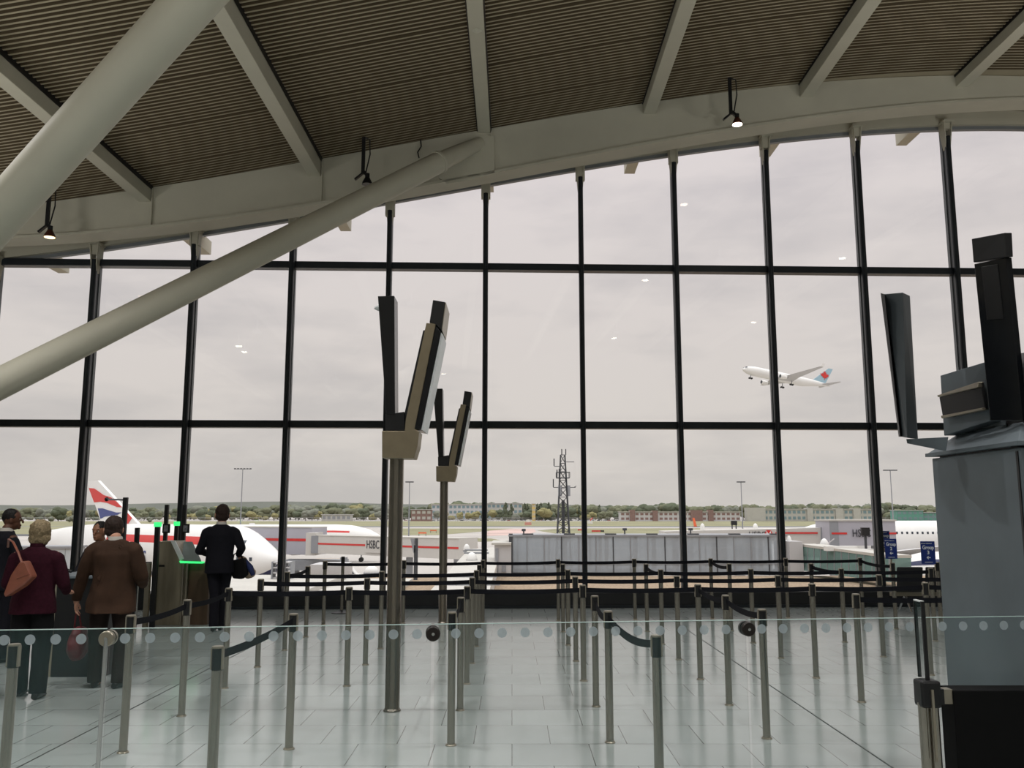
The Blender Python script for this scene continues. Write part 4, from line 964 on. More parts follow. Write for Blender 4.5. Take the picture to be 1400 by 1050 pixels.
# cars parked along the airfield edge --------------------------------------
def car_mesh(mt):
    mb = MB(); prof = [(-2.2, .35), (-2.2, .85), (-1.5, .95), (-.9, 1.45), (.7, 1.48), (1.3, .98), (2.2, .85), (2.25, .35)]
    mb.prism([V(x, -.85, z) for x, z in prof], (0, 1.7, 0)); mb.prism([V(-1.3, -.87, .98), V(-.85, -.87, 1.38), V(.62, -.87, 1.40), V(1.1, -.87, .98)], (0, 1.74, 0), 1)
    for x in (-1.4, 1.4):
        mb.tube([(x, -.88, .33), (x, .88, .33)], .33, 12, 2)
    return mb.mesh('car', [mt, M_gls, M_black])
CM = [(n, car_mesh(pm('car_'+n, c, .3))) for n, c in [('white', (226, 226, 224)), ('silver', (170, 172, 176)), ('dark', (60, 62, 68)), ('red', (150, 60, 52))]]
for row, Y in enumerate((1172, 1192)):
    px = 560 if row == 0 else 540
    while px < 1270:
        n, me = rt.choice(CM[:3]+CM[:2]+CM); p = atY(px, 710, Y); o = bpy.data.objects.new('parked_car', me); COL.objects.link(o)
        o.location = (p.x, Y, GZ); o.rotation_euler = (0, 0, rt.choice([0, 0, 3.14]))
        tag(o, '%s parked car in the far car park, %s row' % (n, 'front' if row == 0 else 'back'), 'car', '%s cars parked beyond the airfield, %s row' % (n, 'front' if row == 0 else 'back')); px += rt.uniform(6, 9.5)
def fence(pxa, pxb, Y, h, label):
    a = atY(pxa, 705, Y).x; b = atY(pxb, 705, Y).x; t = thing('perimeter_fence', label, 'fence', (a, Y, GZ))
    k = MB(); x = a
    while x < b: k.box((x-.15, Y-.1, GZ), (x+.15, Y+.1, GZ+h)); x += 7
    k.build('fence_posts', M_mgrey, t)
    k = MB(); [k.box((a, Y-.05, GZ+h*f-.12), (b, Y+.05, GZ+h*f+.12)) for f in (.25, .6, 1.0)]; k.build('rails', M_lgrey, t)
fence(-40, 560, 1165, 4.5, 'pale perimeter fence in front of the trees at the left')
fence(560, 1290, 1215, 4.0, 'pale perimeter fence behind the parked cars')

# far buildings --------------------------------------------------------------
def block(label, pxa, pxb, ya, Y, mt, win, floors, depth=25, cat='building', roof=None, parts=(), ybase=None):
    a = atY(pxa, 700, Y).x; b = atY(pxb, 700, Y).x; zt = atY(700, ya, Y).z; zb = GZ if ybase is None else atY(700, ybase, Y).z
    t = thing('far_building', label, cat, (a, Y, zb))
    MB().box((a, Y, zb), (b, Y+depth, zt)).build('walls', mt, t)
    MB().box((a-1, Y-1, zt), (b+1, Y+depth+1, zt+.7)).build('roof', roof or M_lgrey, t)
    n = max(2, int((b-a)/6)); fh = (zt-zb)/floors
    for f in range(floors):
        k = MB(); 
        for i in range(n):
            w = (b-a)/n; k.box((a+w*(i+.18), Y-.15, zb+fh*(f+.3)), (a+w*(i+.82), Y+.05, zb+fh*(f+.8)))
        k.build('window_row', win, t)
    for (p0, p1, y, mt2) in parts:
        x0 = atY(p0, 700, Y).x; x1 = atY(p1, 700, Y).x; MB().box((x0, Y-2, zb), (x1, Y+depth*.5, atY(700, y, Y).z)).build('tower_block', mt2, t)
    return t
M_teal = pm('teal_cladding', (96, 150, 138), .4, 0, .06, .3); M_brick = pm('brick_red', (134, 108, 102), .8, 0, .1, .5); M_cr = pm('cream_wall', (180, 178, 172), .7, 0, .05, .3)
M_gl2 = pm('grey_teal_window', (118, 140, 146), .3, 0, .1, .2)
block('pale terrace building with a long flat roof behind the trees left of the mast', 590, 660, 690, 1300, M_lgrey, M_gl2, 3, roof=M_wroof)
block('white blocky building with windows among the trees left of the mast', 660, 714, 688.5, 1310, M_cr, M_gl2, 3)
block('low brown roofed house left of the small sign pole', 562, 590, 697, 1150, M_brick, M_cr, 2, 14)
block('pale shed behind the first window post left of centre', 440, 480, 704, 1160, M_cr, M_mgrey, 1, 14)
block('narrow yellow tower block beside the poplars', 727.5, 732, 689, 1180, pm('yellow_block', (206, 178, 110), .8), M_cr, 4, 10)
block('low brick building with white bands and three brick towers in the distance', 848, 1012, 700, 1150, M_lgrey, M_brick, 2, 20, roof=M_wroof, parts=[(861, 868, 697, M_brick), (892, 899, 698, M_brick), (968, 975, 697, M_brick), (944, 960, 697.5, M_brick)])
block('long glass fronted office building in the distance at the right', 1044, 1192, 696.5, 1140, M_cr, M_gl2, 2, 24, parts=[(1021, 1046, 694, M_cr), (1103, 1111, 694.5, M_cr), (1142, 1152, 695, M_cr), (1166, 1176, 695, M_cr)])
block('teal glazed office building near the right light mast', 1226, 1262, 698, 1140, M_teal, M_gl2, 2, 20)
block('low pale green building beside the teal office building', 1262, 1330, 701, 1145, M_gl2, M_teal, 2, 20)
# small airfield items
def board(label, px0, px1, y0, y1, Y, mt, mt2=None, cat='airfield sign'):
    a = atY(px0, y1, Y); b = atY(px1, y0, Y); t = thing('airfield_sign', label, cat, (a.x, Y, GZ)); z0 = max(GZ+.3, a.z)
    m_ = a.x+(b.x-a.x)*.7
    MB().box((a.x, Y, z0), (m_ if mt2 else b.x, Y+.4, b.z)).build('board', mt, t)
    if mt2: MB().box((m_+.05, Y, z0), (b.x, Y+.4, b.z)).build('black_board', mt2, t)
    for x in (a.x+.3, b.x-.3): MB().box((x-.1, Y+.1, GZ), (x+.1, Y+.3, b.z-.2)).build('leg', M_dgrey, t)
M_or = pm('signal_orange', (226, 108, 66), .5)
board('red and black airfield direction board behind the glazed corridor', 809, 826, 725, 727, 520, M_red, M_black)
board('orange airfield board on the grass between the two sign poles', 572, 583, 727.5, 729.5, 440, M_or)
board('small orange airfield board farther on the grass between the two sign poles', 588, 597, 724.5, 726, 500, M_or)
board('small red airfield board left of the centre mullion', 790, 796, 723.5, 725.5, 560, M_red)
p = atY(952, 722, 680); t = thing('marker_fin', 'bright orange leaning fin standing far out on the taxiway', 'marker', (p.x, 680, GZ))
MB().prism([atY(947, 708, 680), atY(949.5, 708, 680), atY(953, 720, 680), atY(949, 720, 680)], (0, 1, 0)).build('fin', M_or, t)
q = atY(951, 720, 680); MB().box((q.x-2, 679, GZ), (q.x+2.5, 682, q.z)).build('base', M_mgrey, t)
p = atY(722, 716, 800); t = thing('runway_hut', 'small red and white hut on the far airfield', 'hut', (p.x, 800, GZ))
MB().box((p.x-3, 800, GZ), (p.x+3, 804, GZ+2.6)).build('walls', pm('pale_red_wall', (208, 148, 136), .6), t); MB().box((p.x-1.4, 800.4, GZ+2.6), (p.x+1.4, 803, GZ+5)).build('cabin', M_paint, t)
p = atY(807, 713, 900); t = thing('radar_head', 'white and red radar cabin on the airfield right of the mast', 'radar', (p.x, 900, GZ))
MB().box((p.x-2.5, 900, GZ), (p.x+2.5, 903, GZ+3)).build('cabin', M_paint, t); MB().bar((p.x, 901, GZ+3.2), (p.x+2.5, 901, GZ+6), 1.6, 1).build('dish', M_red, t)
p = atY(1004, 716, 620); t = thing('signal_box', 'dark signal box on legs near the right light mast', 'signal', (p.x, 620, GZ))
z = atY(1004, 712, 620).z; MB().box((p.x-2, 620, z-3.0), (p.x+2, 622, z)).build('box', M_black, t)
for s in (-1.4, 1.4): MB().box((p.x+s-.3, 620.5, GZ), (p.x+s+.3, 621.5, z-2.9)).build('leg', M_dgrey, t)

# light masts ----------------------------------------------------------------
def mast(label, px, ytop, ybase, hw):
    Yb = atZ(px, ybase, GZ).y if ybase > 705 else 500; Yb = min(Yb, 900); a = atY(px, ytop, Yb); pb = atY(px, ybase, Yb); s = Yb/1200
    t = thing('apron_light_mast', label, 'light mast', (a.x, Yb, GZ), 0, 'tall apron light masts')
    MB().tube([(a.x, Yb, GZ), (a.x, Yb, a.z)], [1.1*s*.9, .55*s*.9], 12).build('pole', M_mgrey, t, True)
    k = MB(); 
    k.box((a.x-hw*s, Yb-.3, a.z-.35*s*2), (a.x+hw*s, Yb+.3, a.z-.1*s)); k.build('crossbar', M_mgrey, t)
    for i in range(6):
        x = a.x+(-1+2*i/5)*hw*s; MB().box((x-1.0*s, Yb-.8, a.z-.6*s), (x+1.0*s, Yb+.8, a.z+.7*s)).build('floodlight', M_dgrey, t)
mast('apron light mast at the left, above the nose of the jet', 332, 641, 726, 10.5)
mast('thin light mast just right of the nearest sign pole', 560, 659, 736, 4.5)
mast('thin light mast right of centre above the orange fin', 1013, 659, 733, 4.5)
mast('light mast above the group signs at the right', 1217, 643, 730, 8)

# lattice mast ----------------------------------------------------------------
def lattice():
    Y = 150.0; s = Y/1200; c0 = atY(770.5, 735, Y); zt = atY(770, 622, Y).z; X0 = atY(770, 700, Y).x; zb = GZ
    t = thing('lattice_mast', 'steel lattice radio mast with antennas rising above the glazed corridor', 'radio mast', (X0, Y, GZ))
    def hw(z): return max(.35, 1.05*(1-(z-zb)/(zt-zb))+.36)
    cor = lambda z, i: V(X0+hw(z)*(1, 1, -1, -1)[i], Y+hw(z)*(1, -1, -1, 1)[i], z)
    for i in range(4): MB().tube([cor(zb, i), cor(zt, i)], .11, 6).build('corner_leg', M_dgrey, t)
    k = MB(); n = 15
    for j in range(n):
        z0 = zb+(zt-zb)*j/n; z1 = zb+(zt-zb)*(j+1)/n
        for i in range(4):
            a, b = i, (i+1) % 4; k.bar(cor(z0, a), cor(z1, b), .07, .07); k.bar(cor(z0, b), cor(z1, a), .07, .07); k.bar(cor(z1, a), cor(z1, b), .07, .07)
    k.build('bracing', M_dgrey, t)
    MB().box((X0-.25, Y-.25, zb), (X0+.25, Y+.25, atY(770, 700, Y).z+2)).build('cable_ladder', M_dgrey, t)
    z = atY(770, 653, Y).z; k = MB(); h = hw(z)+.55; k.box((X0-h, Y-h, z-.12), (X0+h, Y+h, z)); 
    for sx in (-1, 1):
        for sy in (-1, 1): k.box((X0+sx*h-.05, Y+sy*h-.05, z), (X0+sx*h+.05, Y+sy*h+.05, z+.9))
        k.box((X0+sx*h-.04, Y-h, z+.85), (X0+sx*h+.04, Y+h, z+.93)); k.box((X0-h, Y+sx*h-.04, z+.85), (X0+h, Y+sx*h+.04, z+.93))
    k.build('platform', M_dgrey, t)
    def P(x, y): return atY(x, y, Y)
    for a in ([(768, 622), (768, 614)], [(773.5, 622), (773.5, 614)], [(761.5, 653), (761.5, 642)], [(764.5, 653), (764.5, 641)], [(757.5, 637), (757.5, 627)], [(756.5, 666), (756.5, 655)]): MB().tube([P(*a[0]), P(*a[1])], .09, 6).build('antenna', M_dgrey, t)
    for a in ([(757.5, 637.5), (768, 637.5)], [(774, 631.5), (785, 631.5)], [(756.5, 666.4), (787, 666.4)], [(785, 666), (788, 664.5)]): MB().tube([P(*a[0]), P(*a[1])], .06, 6).build('antenna_arm', M_dgrey, t)
    for px in (765.5, 777): 
        q = P(px, 671); MB().tube([q-V(0, .4, .9), q-V(0, .4, -.9)], .32, 12).build('panel_antenna', M_mgrey, t)
lattice()

# aircraft ------------------------------------------------------------------------
def airliner(label, prof, L, loc, heading, pitch=0, bank=0, wing=None, fin=None, belly=None, stripes=(), winz=None, gear=True, engines=((.30, .33),), name='airliner', tailplane=True, scale=1.0, winrange=None, nwin=None, finmat=None, wroot=None, span=None, sweep=.6, engmat=None, gup=False):
    """local frame: x forward, nose at x=0, tail at x=-L, z from the ground."""
    t = thing(name, label, 'airplane', loc, 0, local=True); t.rotation_euler = (bank, -pitch, heading); t.scale = (scale,)*3
    mb = MB(); vs = []; fs = []; ms = []; n = 40; ss = [0]
    ns = 44
    u = [L*(i/ns)**1.25 for i in range(ns+1)]
    def interp(s, j):
        for a, b in zip(prof, prof[1:]):
            if a[0] <= s <= b[0]:
                q = (s-a[0])/(b[0]-a[0]); 
                if b[0] <= prof[3][0]: q = q
                return a[j]+(b[j]-a[j])*q
        return prof[-1][j]
    for s in u:
        zt, zb, hw = interp(s, 1), interp(s, 2), interp(s, 3)
        for k in range(n):
            a = 2*math.pi*k/n; vs.append((-s, hw*math.cos(a), (zt+zb)/2+(zt-zb)/2*math.sin(a)))
    for i in range(ns):
        for k in range(n):
            fs.append((i*n+k, i*n+(k+1) % n, (i+1)*n+(k+1) % n, (i+1)*n+k))
            a = math.degrees(2*math.pi*(k+.5)/n); a = a if a <= 180 else a-360; sm = (u[i]+u[i+1])/2; mi = 0
            aa = a if abs(a) <= 90 else (180-a if a > 0 else -180-a)
            if belly is not None and aa < belly and sm < L*.5: mi = 1
            for (s0, s1, a0, a1, m_) in stripes:
                if s0 <= sm <= s1 and a0 <= aa <= a1: mi = m_
            ms.append(mi)
    mb.v = vs; mb.f = fs+[tuple(range(n)), tuple(ns*n+k for k in range(n))]; mb.m = ms+[0, 0]
    me = mb.mesh('fuselage', [M_paint, M_navyp if belly is not None else M_paint, M_red, M_gls]); link('fuselage', me, t, True, angle=60)
    def side(s, z, off=.10):
        zt, zb, hw = interp(s, 1), interp(s, 2), interp(s, 3); c = (zt+zb)/2; h = (zt-zb)/2; q = max(0, 1-((z-c)/h)**2); return hw*math.sqrt(q)+off
    if winz is not None:
        for sg in (-1, 1):
            k = MB(); s0, s1 = winrange or (7, L*.8); s = s0; st = nwin or 1.0
            while s < s1:
                y = side(s, winz); y2 = side(s+.36, winz); k.hexa([(-s, sg*(y-.1), winz-.24), (-s-.36, sg*(y2-.1), winz-.24), (-s-.36, sg*(y2-.1), winz+.24), (-s, sg*(y-.1), winz+.24), (-s, sg*y, winz-.24), (-s-.36, sg*y2, winz-.24), (-s-.36, sg*y2, winz+.24), (-s, sg*y, winz+.24)])
                s += st
            k.build('cabin_windows', M_gls, t)
    # wings
    R0 = interp(L*.4, 3); zw = interp(L*.4, 2)+.9; sp_ = span or L*.47; xr = wroot or L*.34; ch = L*.17; M_wing = M_lgrey
    for sg in (-1, 1):
        k = MB(); secs = [(R0*.5, xr, ch*1.25, 1.1, 0), (sp_*.35, xr+sp_*.35*sweep, ch*.72, .65, sp_*.03), (sp_, xr+sp_*sweep*.98, ch*.22, .22, sp_*.13)]
        vs = []; fs = []
        for (y, x, c, th, dz) in secs:
            for (fx, fz) in ((0, 0), (.12, .5), (.4, .62), (1, .02), (1, -.02), (.4, -.45), (.12, -.4)): vs.append((-(x+fx*c), sg*y, zw+dz+fz*th))
        for i in range(2):
            for q in range(7): fs.append((i*7+q, i*7+(q+1) % 7, (i+1)*7+(q+1) % 7, (i+1)*7+q))
        fs += [tuple(range(7)), tuple(range(14, 21))]; k.add(vs, fs); w = k.build('wing', M_wing, t, True, angle=30)
        y, x, c, th, dz = secs[-1]; MB().hexa([(-x-.1, sg*y, zw+dz), (-x-c, sg*y, zw+dz), (-x-c, sg*(y+.15), zw+dz), (-x-.1, sg*(y+.15), zw+dz), (-x-c*.6, sg*(y+.5), zw+dz+2), (-x-c*1.2, sg*(y+.5), zw+dz+2), (-x-c*1.2, sg*(y+.6), zw+dz+2), (-x-c*.6, sg*(y+.6), zw+dz+2)]).build('winglet', M_paint, w)
        for (fy, _) in engines:
            y = sp_*fy; xx = xr+y*sweep-2.5; z = zw+sp_*.03*fy/.35-1.35; e = MB()
            e.tube([(-(xx-2.2), sg*y, z), (-(xx-2.0), sg*y, z), (-(xx), sg*y, z), (-(xx+2.2), sg*y, z)], [1.15, 1.35, 1.45, .95], 22); eo = e.build('engine', M_paint, t, True)
            MB().tube([(-(xx-2.26), sg*y, z), (-(xx-1.9), sg*y, z)], [1.05, 1.05], 20).build('fan_face', M_dgrey, eo); MB().tube([(-(xx+2.1), sg*y, z), (-(xx+3.2), sg*y, z)], [.7, .3], 16).build('exhaust_cone', M_dgrey, eo, True)
            MB().hexa([(-(xx-.8), sg*y-.15, z+1.2), (-(xx+3), sg*y-.15, z+.9), (-(xx+3), sg*y+.15, z+.9), (-(xx-.8), sg*y+.15, z+1.2), (-(xx+.5), sg*y-.15, z+1.7), (-(xx+4.2), sg*y-.15, z+1.6), (-(xx+4.2), sg*y+.15, z+1.6), (-(xx+.5), sg*y+.15, z+1.7)]).build('pylon', M_paint, eo)
    if tailplane:
        for sg in (-1, 1):
            z = interp(L*.93, 1)-1.2; k = MB(); k.hexa([(-L*.885, sg*.6, z-.2), (-L*.97, sg*.6, z-.2), (-L*.97, sg*.6, z+.2), (-L*.885, sg*.6, z+.2), (-L*.985, sg*L*.15, z+.9), (-L*1.01, sg*L*.15, z+.9), (-L*1.01, sg*L*.15, z+1.05), (-L*.985, sg*L*.15, z+1.05)]); k.build('tailplane', M_wing, t)
    if fin:
        k = MB(); h = .35; pts = fin; k.hexa([(-pts[0][0], -h, pts[0][1]), (-pts[1][0], -h, pts[1][1]), (-pts[1][0], h, pts[1][1]), (-pts[0][0], h, pts[0][1]), (-pts[3][0], -h*.4, pts[3][1]), (-pts[2][0], -h*.4, pts[2][1]), (-pts[2][0], h*.4, pts[2][1]), (-pts[3][0], h*.4, pts[3][1])]); k.build('tail_fin', finmat or M_paint, t)
    if gear:
        def leg(x, y, zt, lw=.45, nw=2):
            k = MB(); k.tube([(x, y, zt), (x, y, .6)], .16, 8); lo = k.build('landing_gear_leg', M_mgrey, t, True)
            for i in range(nw):
                dx = (i-(nw-1)/2)*1.3
                for dy in (-.45, .45): MB().tube([(x+dx, y+dy-.17, .55), (x+dx, y+dy+.17, .55)], .55, 14).build('wheel', M_black, lo, True)
        zb = interp(6, 2); leg(-6, 0, zb+.5, nw=1)
        for sg in (-1, 1): leg(-L*.50, sg*3.3, zw+.5, nw=2)
    return t, interp, side
def heading_of(a, b): d = b-a; return math.atan2(d.y, d.x)
# P1 : jet at the left, nose to the right
N1 = V(atY(381, 764, 117).x, 117, GZ); T1 = V(atY(40, 740, 178).x, 178, GZ); L1 = (N1-T1).length
prof1 = [(0, 5.6, 5.0, .25), (.8, 6.35, 4.1, 1.1), (2.2, 7.1, 3.35, 1.9), (4.5, 8.0, 2.7, 2.6), (6.5, 8.9, 2.3, 2.9), (8.5, 9.6, 2.1, 3.1), (11, 9.95, 2.0, 3.25), (L1*.62, 9.8, 2.0, 3.25), (L1*.75, 9.2, 2.6, 3.1), (L1*.88, 8.3, 4.0, 2.2), (L1, 7.0, 5.9, .5)]
t1, ip1, sd1 = airliner('white jet with a navy belly parked at the left, nose pointing right', prof1, L1, tuple(N1), heading_of(T1, N1), belly=-52, stripes=[(14, L1*.52, 22, 40, 2)], winz=5.6, winrange=(3.0, 13), nwin=1.15, engines=((.38, 0), (.66, 0)), tailplane=False, span=31, wroot=L1*.53)
hx = (N1-T1).normalized(); hn = V(-hx.y, hx.x, 0)
def w1(s, y, z): return N1-hx*s+hn*y+V(0, 0, z)
# cockpit windows, door, upper windows, lettering
for sg in (-1, 1):
    k = MB()
    for (s0, s1, z0, z1) in ((5.2, 5.9, 7.35, 8.0), (6.0, 6.7, 7.4, 8.2), (6.8, 7.4, 7.5, 8.2)):
        q = [w1(a, sg*sd1(a, z, .10), z) for a, z in ((s0, z0), (s1, z0), (s1, z1), (s0+.3, z1))]; k.prism(q, hn*(-sg*.15))
    k.build('cockpit_windows', M_gls, t1) if False else None
    me = k.mesh('cockpit_windows', M_gls); me.transform(world(t1).inverted()); link('cockpit_windows', me, t1)
def on1(name, me): me.transform(world(t1).inverted()); return link(name, me, t1)
s_c = 30.5; zc_ = 5.0
pA = w1(24, -3.31, zc_); pB = w1(41, -3.31, zc_)
me = textmesh('AIRWAYS', 2.3, .02, .03, .25); M = Matrix((hx, V(0, 0, 1), hx.cross(V(0, 0, 1)))).transposed().to_4x4(); M.translation = w1(36.5, -3.30, 5.0); me.transform(M); me.materials.clear(); me.materials.append(M_blue); on1('lettering', me)
k = MB()
for s in (33.4, 43): 
    for q in ((s, 5.7), ): pass
    a = [w1(s, -3.32, 4.0), w1(s+1.2, -3.32, 4.0), w1(s+1.2, -3.30, 6.9), w1(s, -3.30, 6.9)]
    for i in range(4): k.bar(a[i], a[(i+1) % 4], .09, .05)
on1('cabin_doors', k.mesh('cabin_doors', M_mgrey))
fp = w1(L1*.9, 0, 0)
def f1(x, y, off=0): return hit(x, y, fp-hn*off, hn)
on1('tail_fin', MB().prism([f1(119.3, 658.3), f1(133.6, 657), f1(192, 720), f1(194, 726), f1(138, 726), f1(137, 711)], hn*.5).mesh('tail_fin', M_paint))
k = MB(); z5 = lambda pts: [f1(60+x/7, 640+y/7, .06) for x, y in pts]
k.prism(z5([(428, 190), (480, 195), (520, 222), (570, 258), (640, 280), (690, 320), (745, 375), (700, 373), (650, 352), (600, 332), (540, 322), (480, 328)]), hn*.05)
on1('red_ribbon', k.mesh('red_ribbon', M_red))
on1('red_ribbon', MB().prism(z5([(760, 462), (800, 428), (842, 478), (795, 545), (765, 552)]), hn*.05).mesh('red_ribbon', M_red))
on1('blue_ribbon', MB().prism(z5([(515, 385), (560, 385), (620, 405), (690, 425), (742, 424), (700, 448), (640, 455), (580, 465), (540, 485)]), hn*.05).mesh('blue_ribbon', M_blue))
# P2 : wide body behind, nose right
prof2 = [(0, 4.9, 4.3, .3), (1.5, 6.2, 3.2, 1.4), (4, 7.6, 2.5, 2.4), (8, 8.6, 2.2, 3.0), (12, 8.8, 2.1, 3.1), (44, 8.8, 2.1, 3.1), (54, 8.6, 4.0, 2.0), (62, 7.6, 6.2, .5)]
N2 = V(atY(529, 733, 213).x, 213, GZ)
t2, _, _ = airliner('white jet with a red streak at its nose, behind the left jet bridge', prof2, 62, tuple(N2), 0.02, belly=-50, stripes=[(8, 19, 24, 32, 2), (12, 15.5, 32, 40, 2)], winz=5.7, engines=((.34, 0),), tailplane=False)
# P3 : jet at the right, nose left
N3 = V(atY(1062, 731, 190).x, 190, GZ)
prof3 = [(0, 5.2, 4.6, .3), (1.5, 6.6, 3.4, 1.4), (4, 7.9, 2.6, 2.4), (8, 9.2, 2.2, 3.0), (12, 9.9, 2.1, 3.2), (42, 9.95, 2.1, 3.2), (54, 9.2, 4.0, 2.4), (64, 8, 6.2, .5)]
t3, _, _ = airliner('white jet parked at the far right, partly behind the grey jet bridge', prof3, 64, tuple(N3), math.pi-.05, belly=-60, winz=7.45, winrange=(6, 50), nwin=1.05, engines=((.34, 0),), fin=[(52, 9), (62, 8.6), (65, 19), (61, 19)], wroot=15, span=26)
# P4 : nearer fuselage piece with a navy stripe, low at the right
N4 = V(atY(1222, 764, 92).x, 92, GZ)
prof4 = [(0, 6.2, 5.6, .3), (1.2, 7.2, 4.4, 1.2), (3.5, 7.7, 3.4, 2.0), (7, 7.8, 3.0, 2.3), (30, 7.8, 3.0, 2.3), (38, 7.7, 4.4, 1.5), (44, 7.2, 6.2, .4)]
airliner('small white jet with a navy stripe, just showing behind the waiting seats', prof4, 44, (atY(1218, 764, 90).x, 90, GZ), math.pi+.18, belly=-89, stripes=[(0, 44, 26, 44, 1)], winz=None, engines=((.36, 0),), fin=[(37, 7.6), (42, 7.6), (44.5, 13), (42, 13)])
# flying jet
D5 = 600.0; c5 = atD(1076, 519, D5)
prof5 = [(0, 3.1, 2.6, .3), (1.2, 4.1, 1.7, 1.2), (3.5, 5.3, .7, 2.2), (7, 5.9, .25, 2.75), (10, 6.0, .2, 2.82), (42, 6.0, .2, 2.82), (53, 5.8, 2.2, 1.7), (63.6, 5.0, 3.9, .4)]
M_sky5 = pm('pale_blue_fin', (150, 178, 190), .4, 0, .04, 1)
nose5 = atD(1014.5, 505, D5-12); tail5 = atD(1134, 531, D5+10)
dv = nose5-tail5; hd5 = math.atan2(dv.y, dv.x); pt5 = math.asin(dv.z/dv.length)
t5, ip5, sd5 = airliner('white airliner climbing away in the sky at the right, wheels still down', prof5, 63.6, tuple(nose5-V(0, 0, 3)), hd5, pitch=pt5, bank=math.radians(3), sweep=.42, belly=None, winz=None, engines=((.32, 0),), fin=[(50.5, 5.6), (60, 5.2), (65.5, 15.4), (62.3, 15.4)], finmat=M_sky5, span=29, wroot=21, gear=False, scale=dv.length/63.6)
W5 = world(t5)
def loc5(name, mb, mt, par=None): me = mb.mesh(name, mt); return link(name, me, t5, True)
for (x, y, h) in ((-6, 0, .4), (-32, 4.5, .9), (-32, -4.5, .9)):
    k = MB(); k.tube([(x, y, .8), (x, y, -1.5)], .22, 8); loc5('landing_gear_leg', k, M_mgrey)
    k = MB(); k.tube([(x-.7, y-.5, -1.6), (x-.7, y+.5, -1.6)], .55, 14); k.tube([(x+.7, y-.5, -1.6), (x+.7, y+.5, -1.6)], .55, 14); loc5('wheel_bogie', k, M_black)
k = MB(); leaf = [(0, 1), (.2, .62), (.4, .72), (.33, .25), (.62, .48), (.68, .32), (.98, .36), (.86, .12), (.98, 0), (.45, -.32), (.52, -.5), (.06, -.42), (.05, -.85)]
leaf = leaf+[(-x, y) for x, y in leaf[::-1] if x > 0]
for sg in (-1, 1): k.prism([(-59.3+a*3.0, sg*.40, 10.0+b*3.2) for a, b in leaf], (0, sg*.06, 0))
loc5('maple_leaf_emblem', k, M_red)
k = MB(); 
for sg in (-1, 1): k.prism([(-.9, sg*.9, 3.9), (-2.2, sg*1.9, 3.95), (-2.2, sg*1.7, 4.6), (-1.4, sg*1.0, 4.5)], (0, sg*.1, 0))
loc5('cockpit_windows', k, M_gls)

# jet bridges ---------------------------------------------------------------------
M_jb = pm('jet_bridge_cladding', (196, 192, 186), .5, 0, .03, .4); M_jb2 = pm('lilac_grey_cladding', (170, 168, 176), .5, 0, .03, .4)
def tunnel(t, A, B, w, h, mt, stripe=True, name='tunnel'):
    A = V(*A); B = V(*B); d = (B-A).normalized(); x = d.cross(V(0, 0, 1)).normalized()*w/2; H = V(0, 0, h)
    o = MB().hexa([A-x, A+x, A+x+H, A-x+H, B-x, B+x, B+x+H, B-x+H]).build(name, mt, t)
    MB().hexa([A-x*1.04+H, A+x*1.04+H, A+x*1.04+H*1.04, A-x*1.04+H*1.04, B-x*1.04+H, B+x*1.04+H, B+x*1.04+H*1.04, B-x*1.04+H*1.04]).build('tunnel_roof', M_wroof, o)
    if stripe:
        for s in (-1.01, 1.01):
            for_ = MB().hexa([A+x*s+H*.50, A+x*s*1.01+H*.50, A+x*s*1.01+H*.60, A+x*s+H*.60, B+x*s+H*.50, B+x*s*1.01+H*.50, B+x*s*1.01+H*.60, B+x*s+H*.60]).build('red_stripe', M_red, o)
    return o
def hexlogo(c, xd, w, h, parent):
    c = V(*c); x = V(*xd).normalized(); u = V(0, 0, 1); n = x.cross(u)
    P = lambda a, b: c+x*a*w+u*b*h
    k = MB()
    for tri in ([(-1, 0), (-.5, .5), (-.5, -.5)], [(1, 0), (.5, .5), (.5, -.5)], [(-.5, .5), (0, 0), (.5, .5)], [(-.5, -.5), (.5, -.5), (0, 0)]): k.prism([P(a, b) for a, b in tri], n*.03)
    k.build('red_hexagon_logo', M_red, parent)
    k = MB(); [k.prism([P(a, b) for a, b in tri], n*.02) for tri in ([(-.5, .5), (0, 0), (-.5, -.5)], [(.5, .5), (.5, -.5), (0, 0)])]; k.build('logo_ground', M_paint, parent)
M_ltr = pm('dark_lettering', (52, 52, 58), .6)
# left bridge
YJ = 115.0
def jp(x, y, Y): return atY(x, y, Y)
t = thing('jet_bridge', 'long jet bridge with a red stripe at the left, ending at the white roofed walkway', 'jet bridge', (jp(437, 740, YJ).x, YJ, GZ))
A = jp(334, 758, 131); B = jp(436, 758, 126); zt_ = jp(436, 721.5, 126).z
gs = tunnel(t, (A.x, 131, B.z), (B.x, 126, B.z), 3.6, zt_-B.z, M_jb2, name='outer_tunnel')
A = jp(439, 755.5, 124); B = jp(640, 764, 106); za = jp(439, 732, 124).z; zb_ = 0
ins = tunnel(t, (A.x, 124, A.z), (B.x, 106, B.z), 3.3, za-A.z, M_jb, name='inner_tunnel')
k = jp(426, 734, 125); MB().box((k.x-.1, 122, A.z-.3), (jp(438, 734, 125).x, 127, za+.4)).build('hinge_frame', M_jb, t)
k = jp(431, 734, 122); MB().box((k.x-.5, 121.8, A.z), (k.x+.5, 122.05, za)).build('hinge_opening', M_mgrey, t)
dJ = (V(B.x, 106, B.z)-V(A.x, 124, A.z)).normalized(); nJ = V(dJ.y, -dJ.x, 0).normalized()
def onJ(px): 
    r = ray(px, 740); q0 = V(A.x, 124, 0)+nJ*1.72; tt = (q0-O).dot(nJ)/(V(r.x, r.y, 0).dot(nJ)) if False else (q0.x*nJ.x+q0.y*nJ.y)/(r.x*nJ.x+r.y*nJ.y); return V(r.x*tt, r.y*tt, 0)
c = onJ(510.5); zc2_ = jp(510, 745, c.y).z; w_ = (onJ(519)-onJ(502)).length
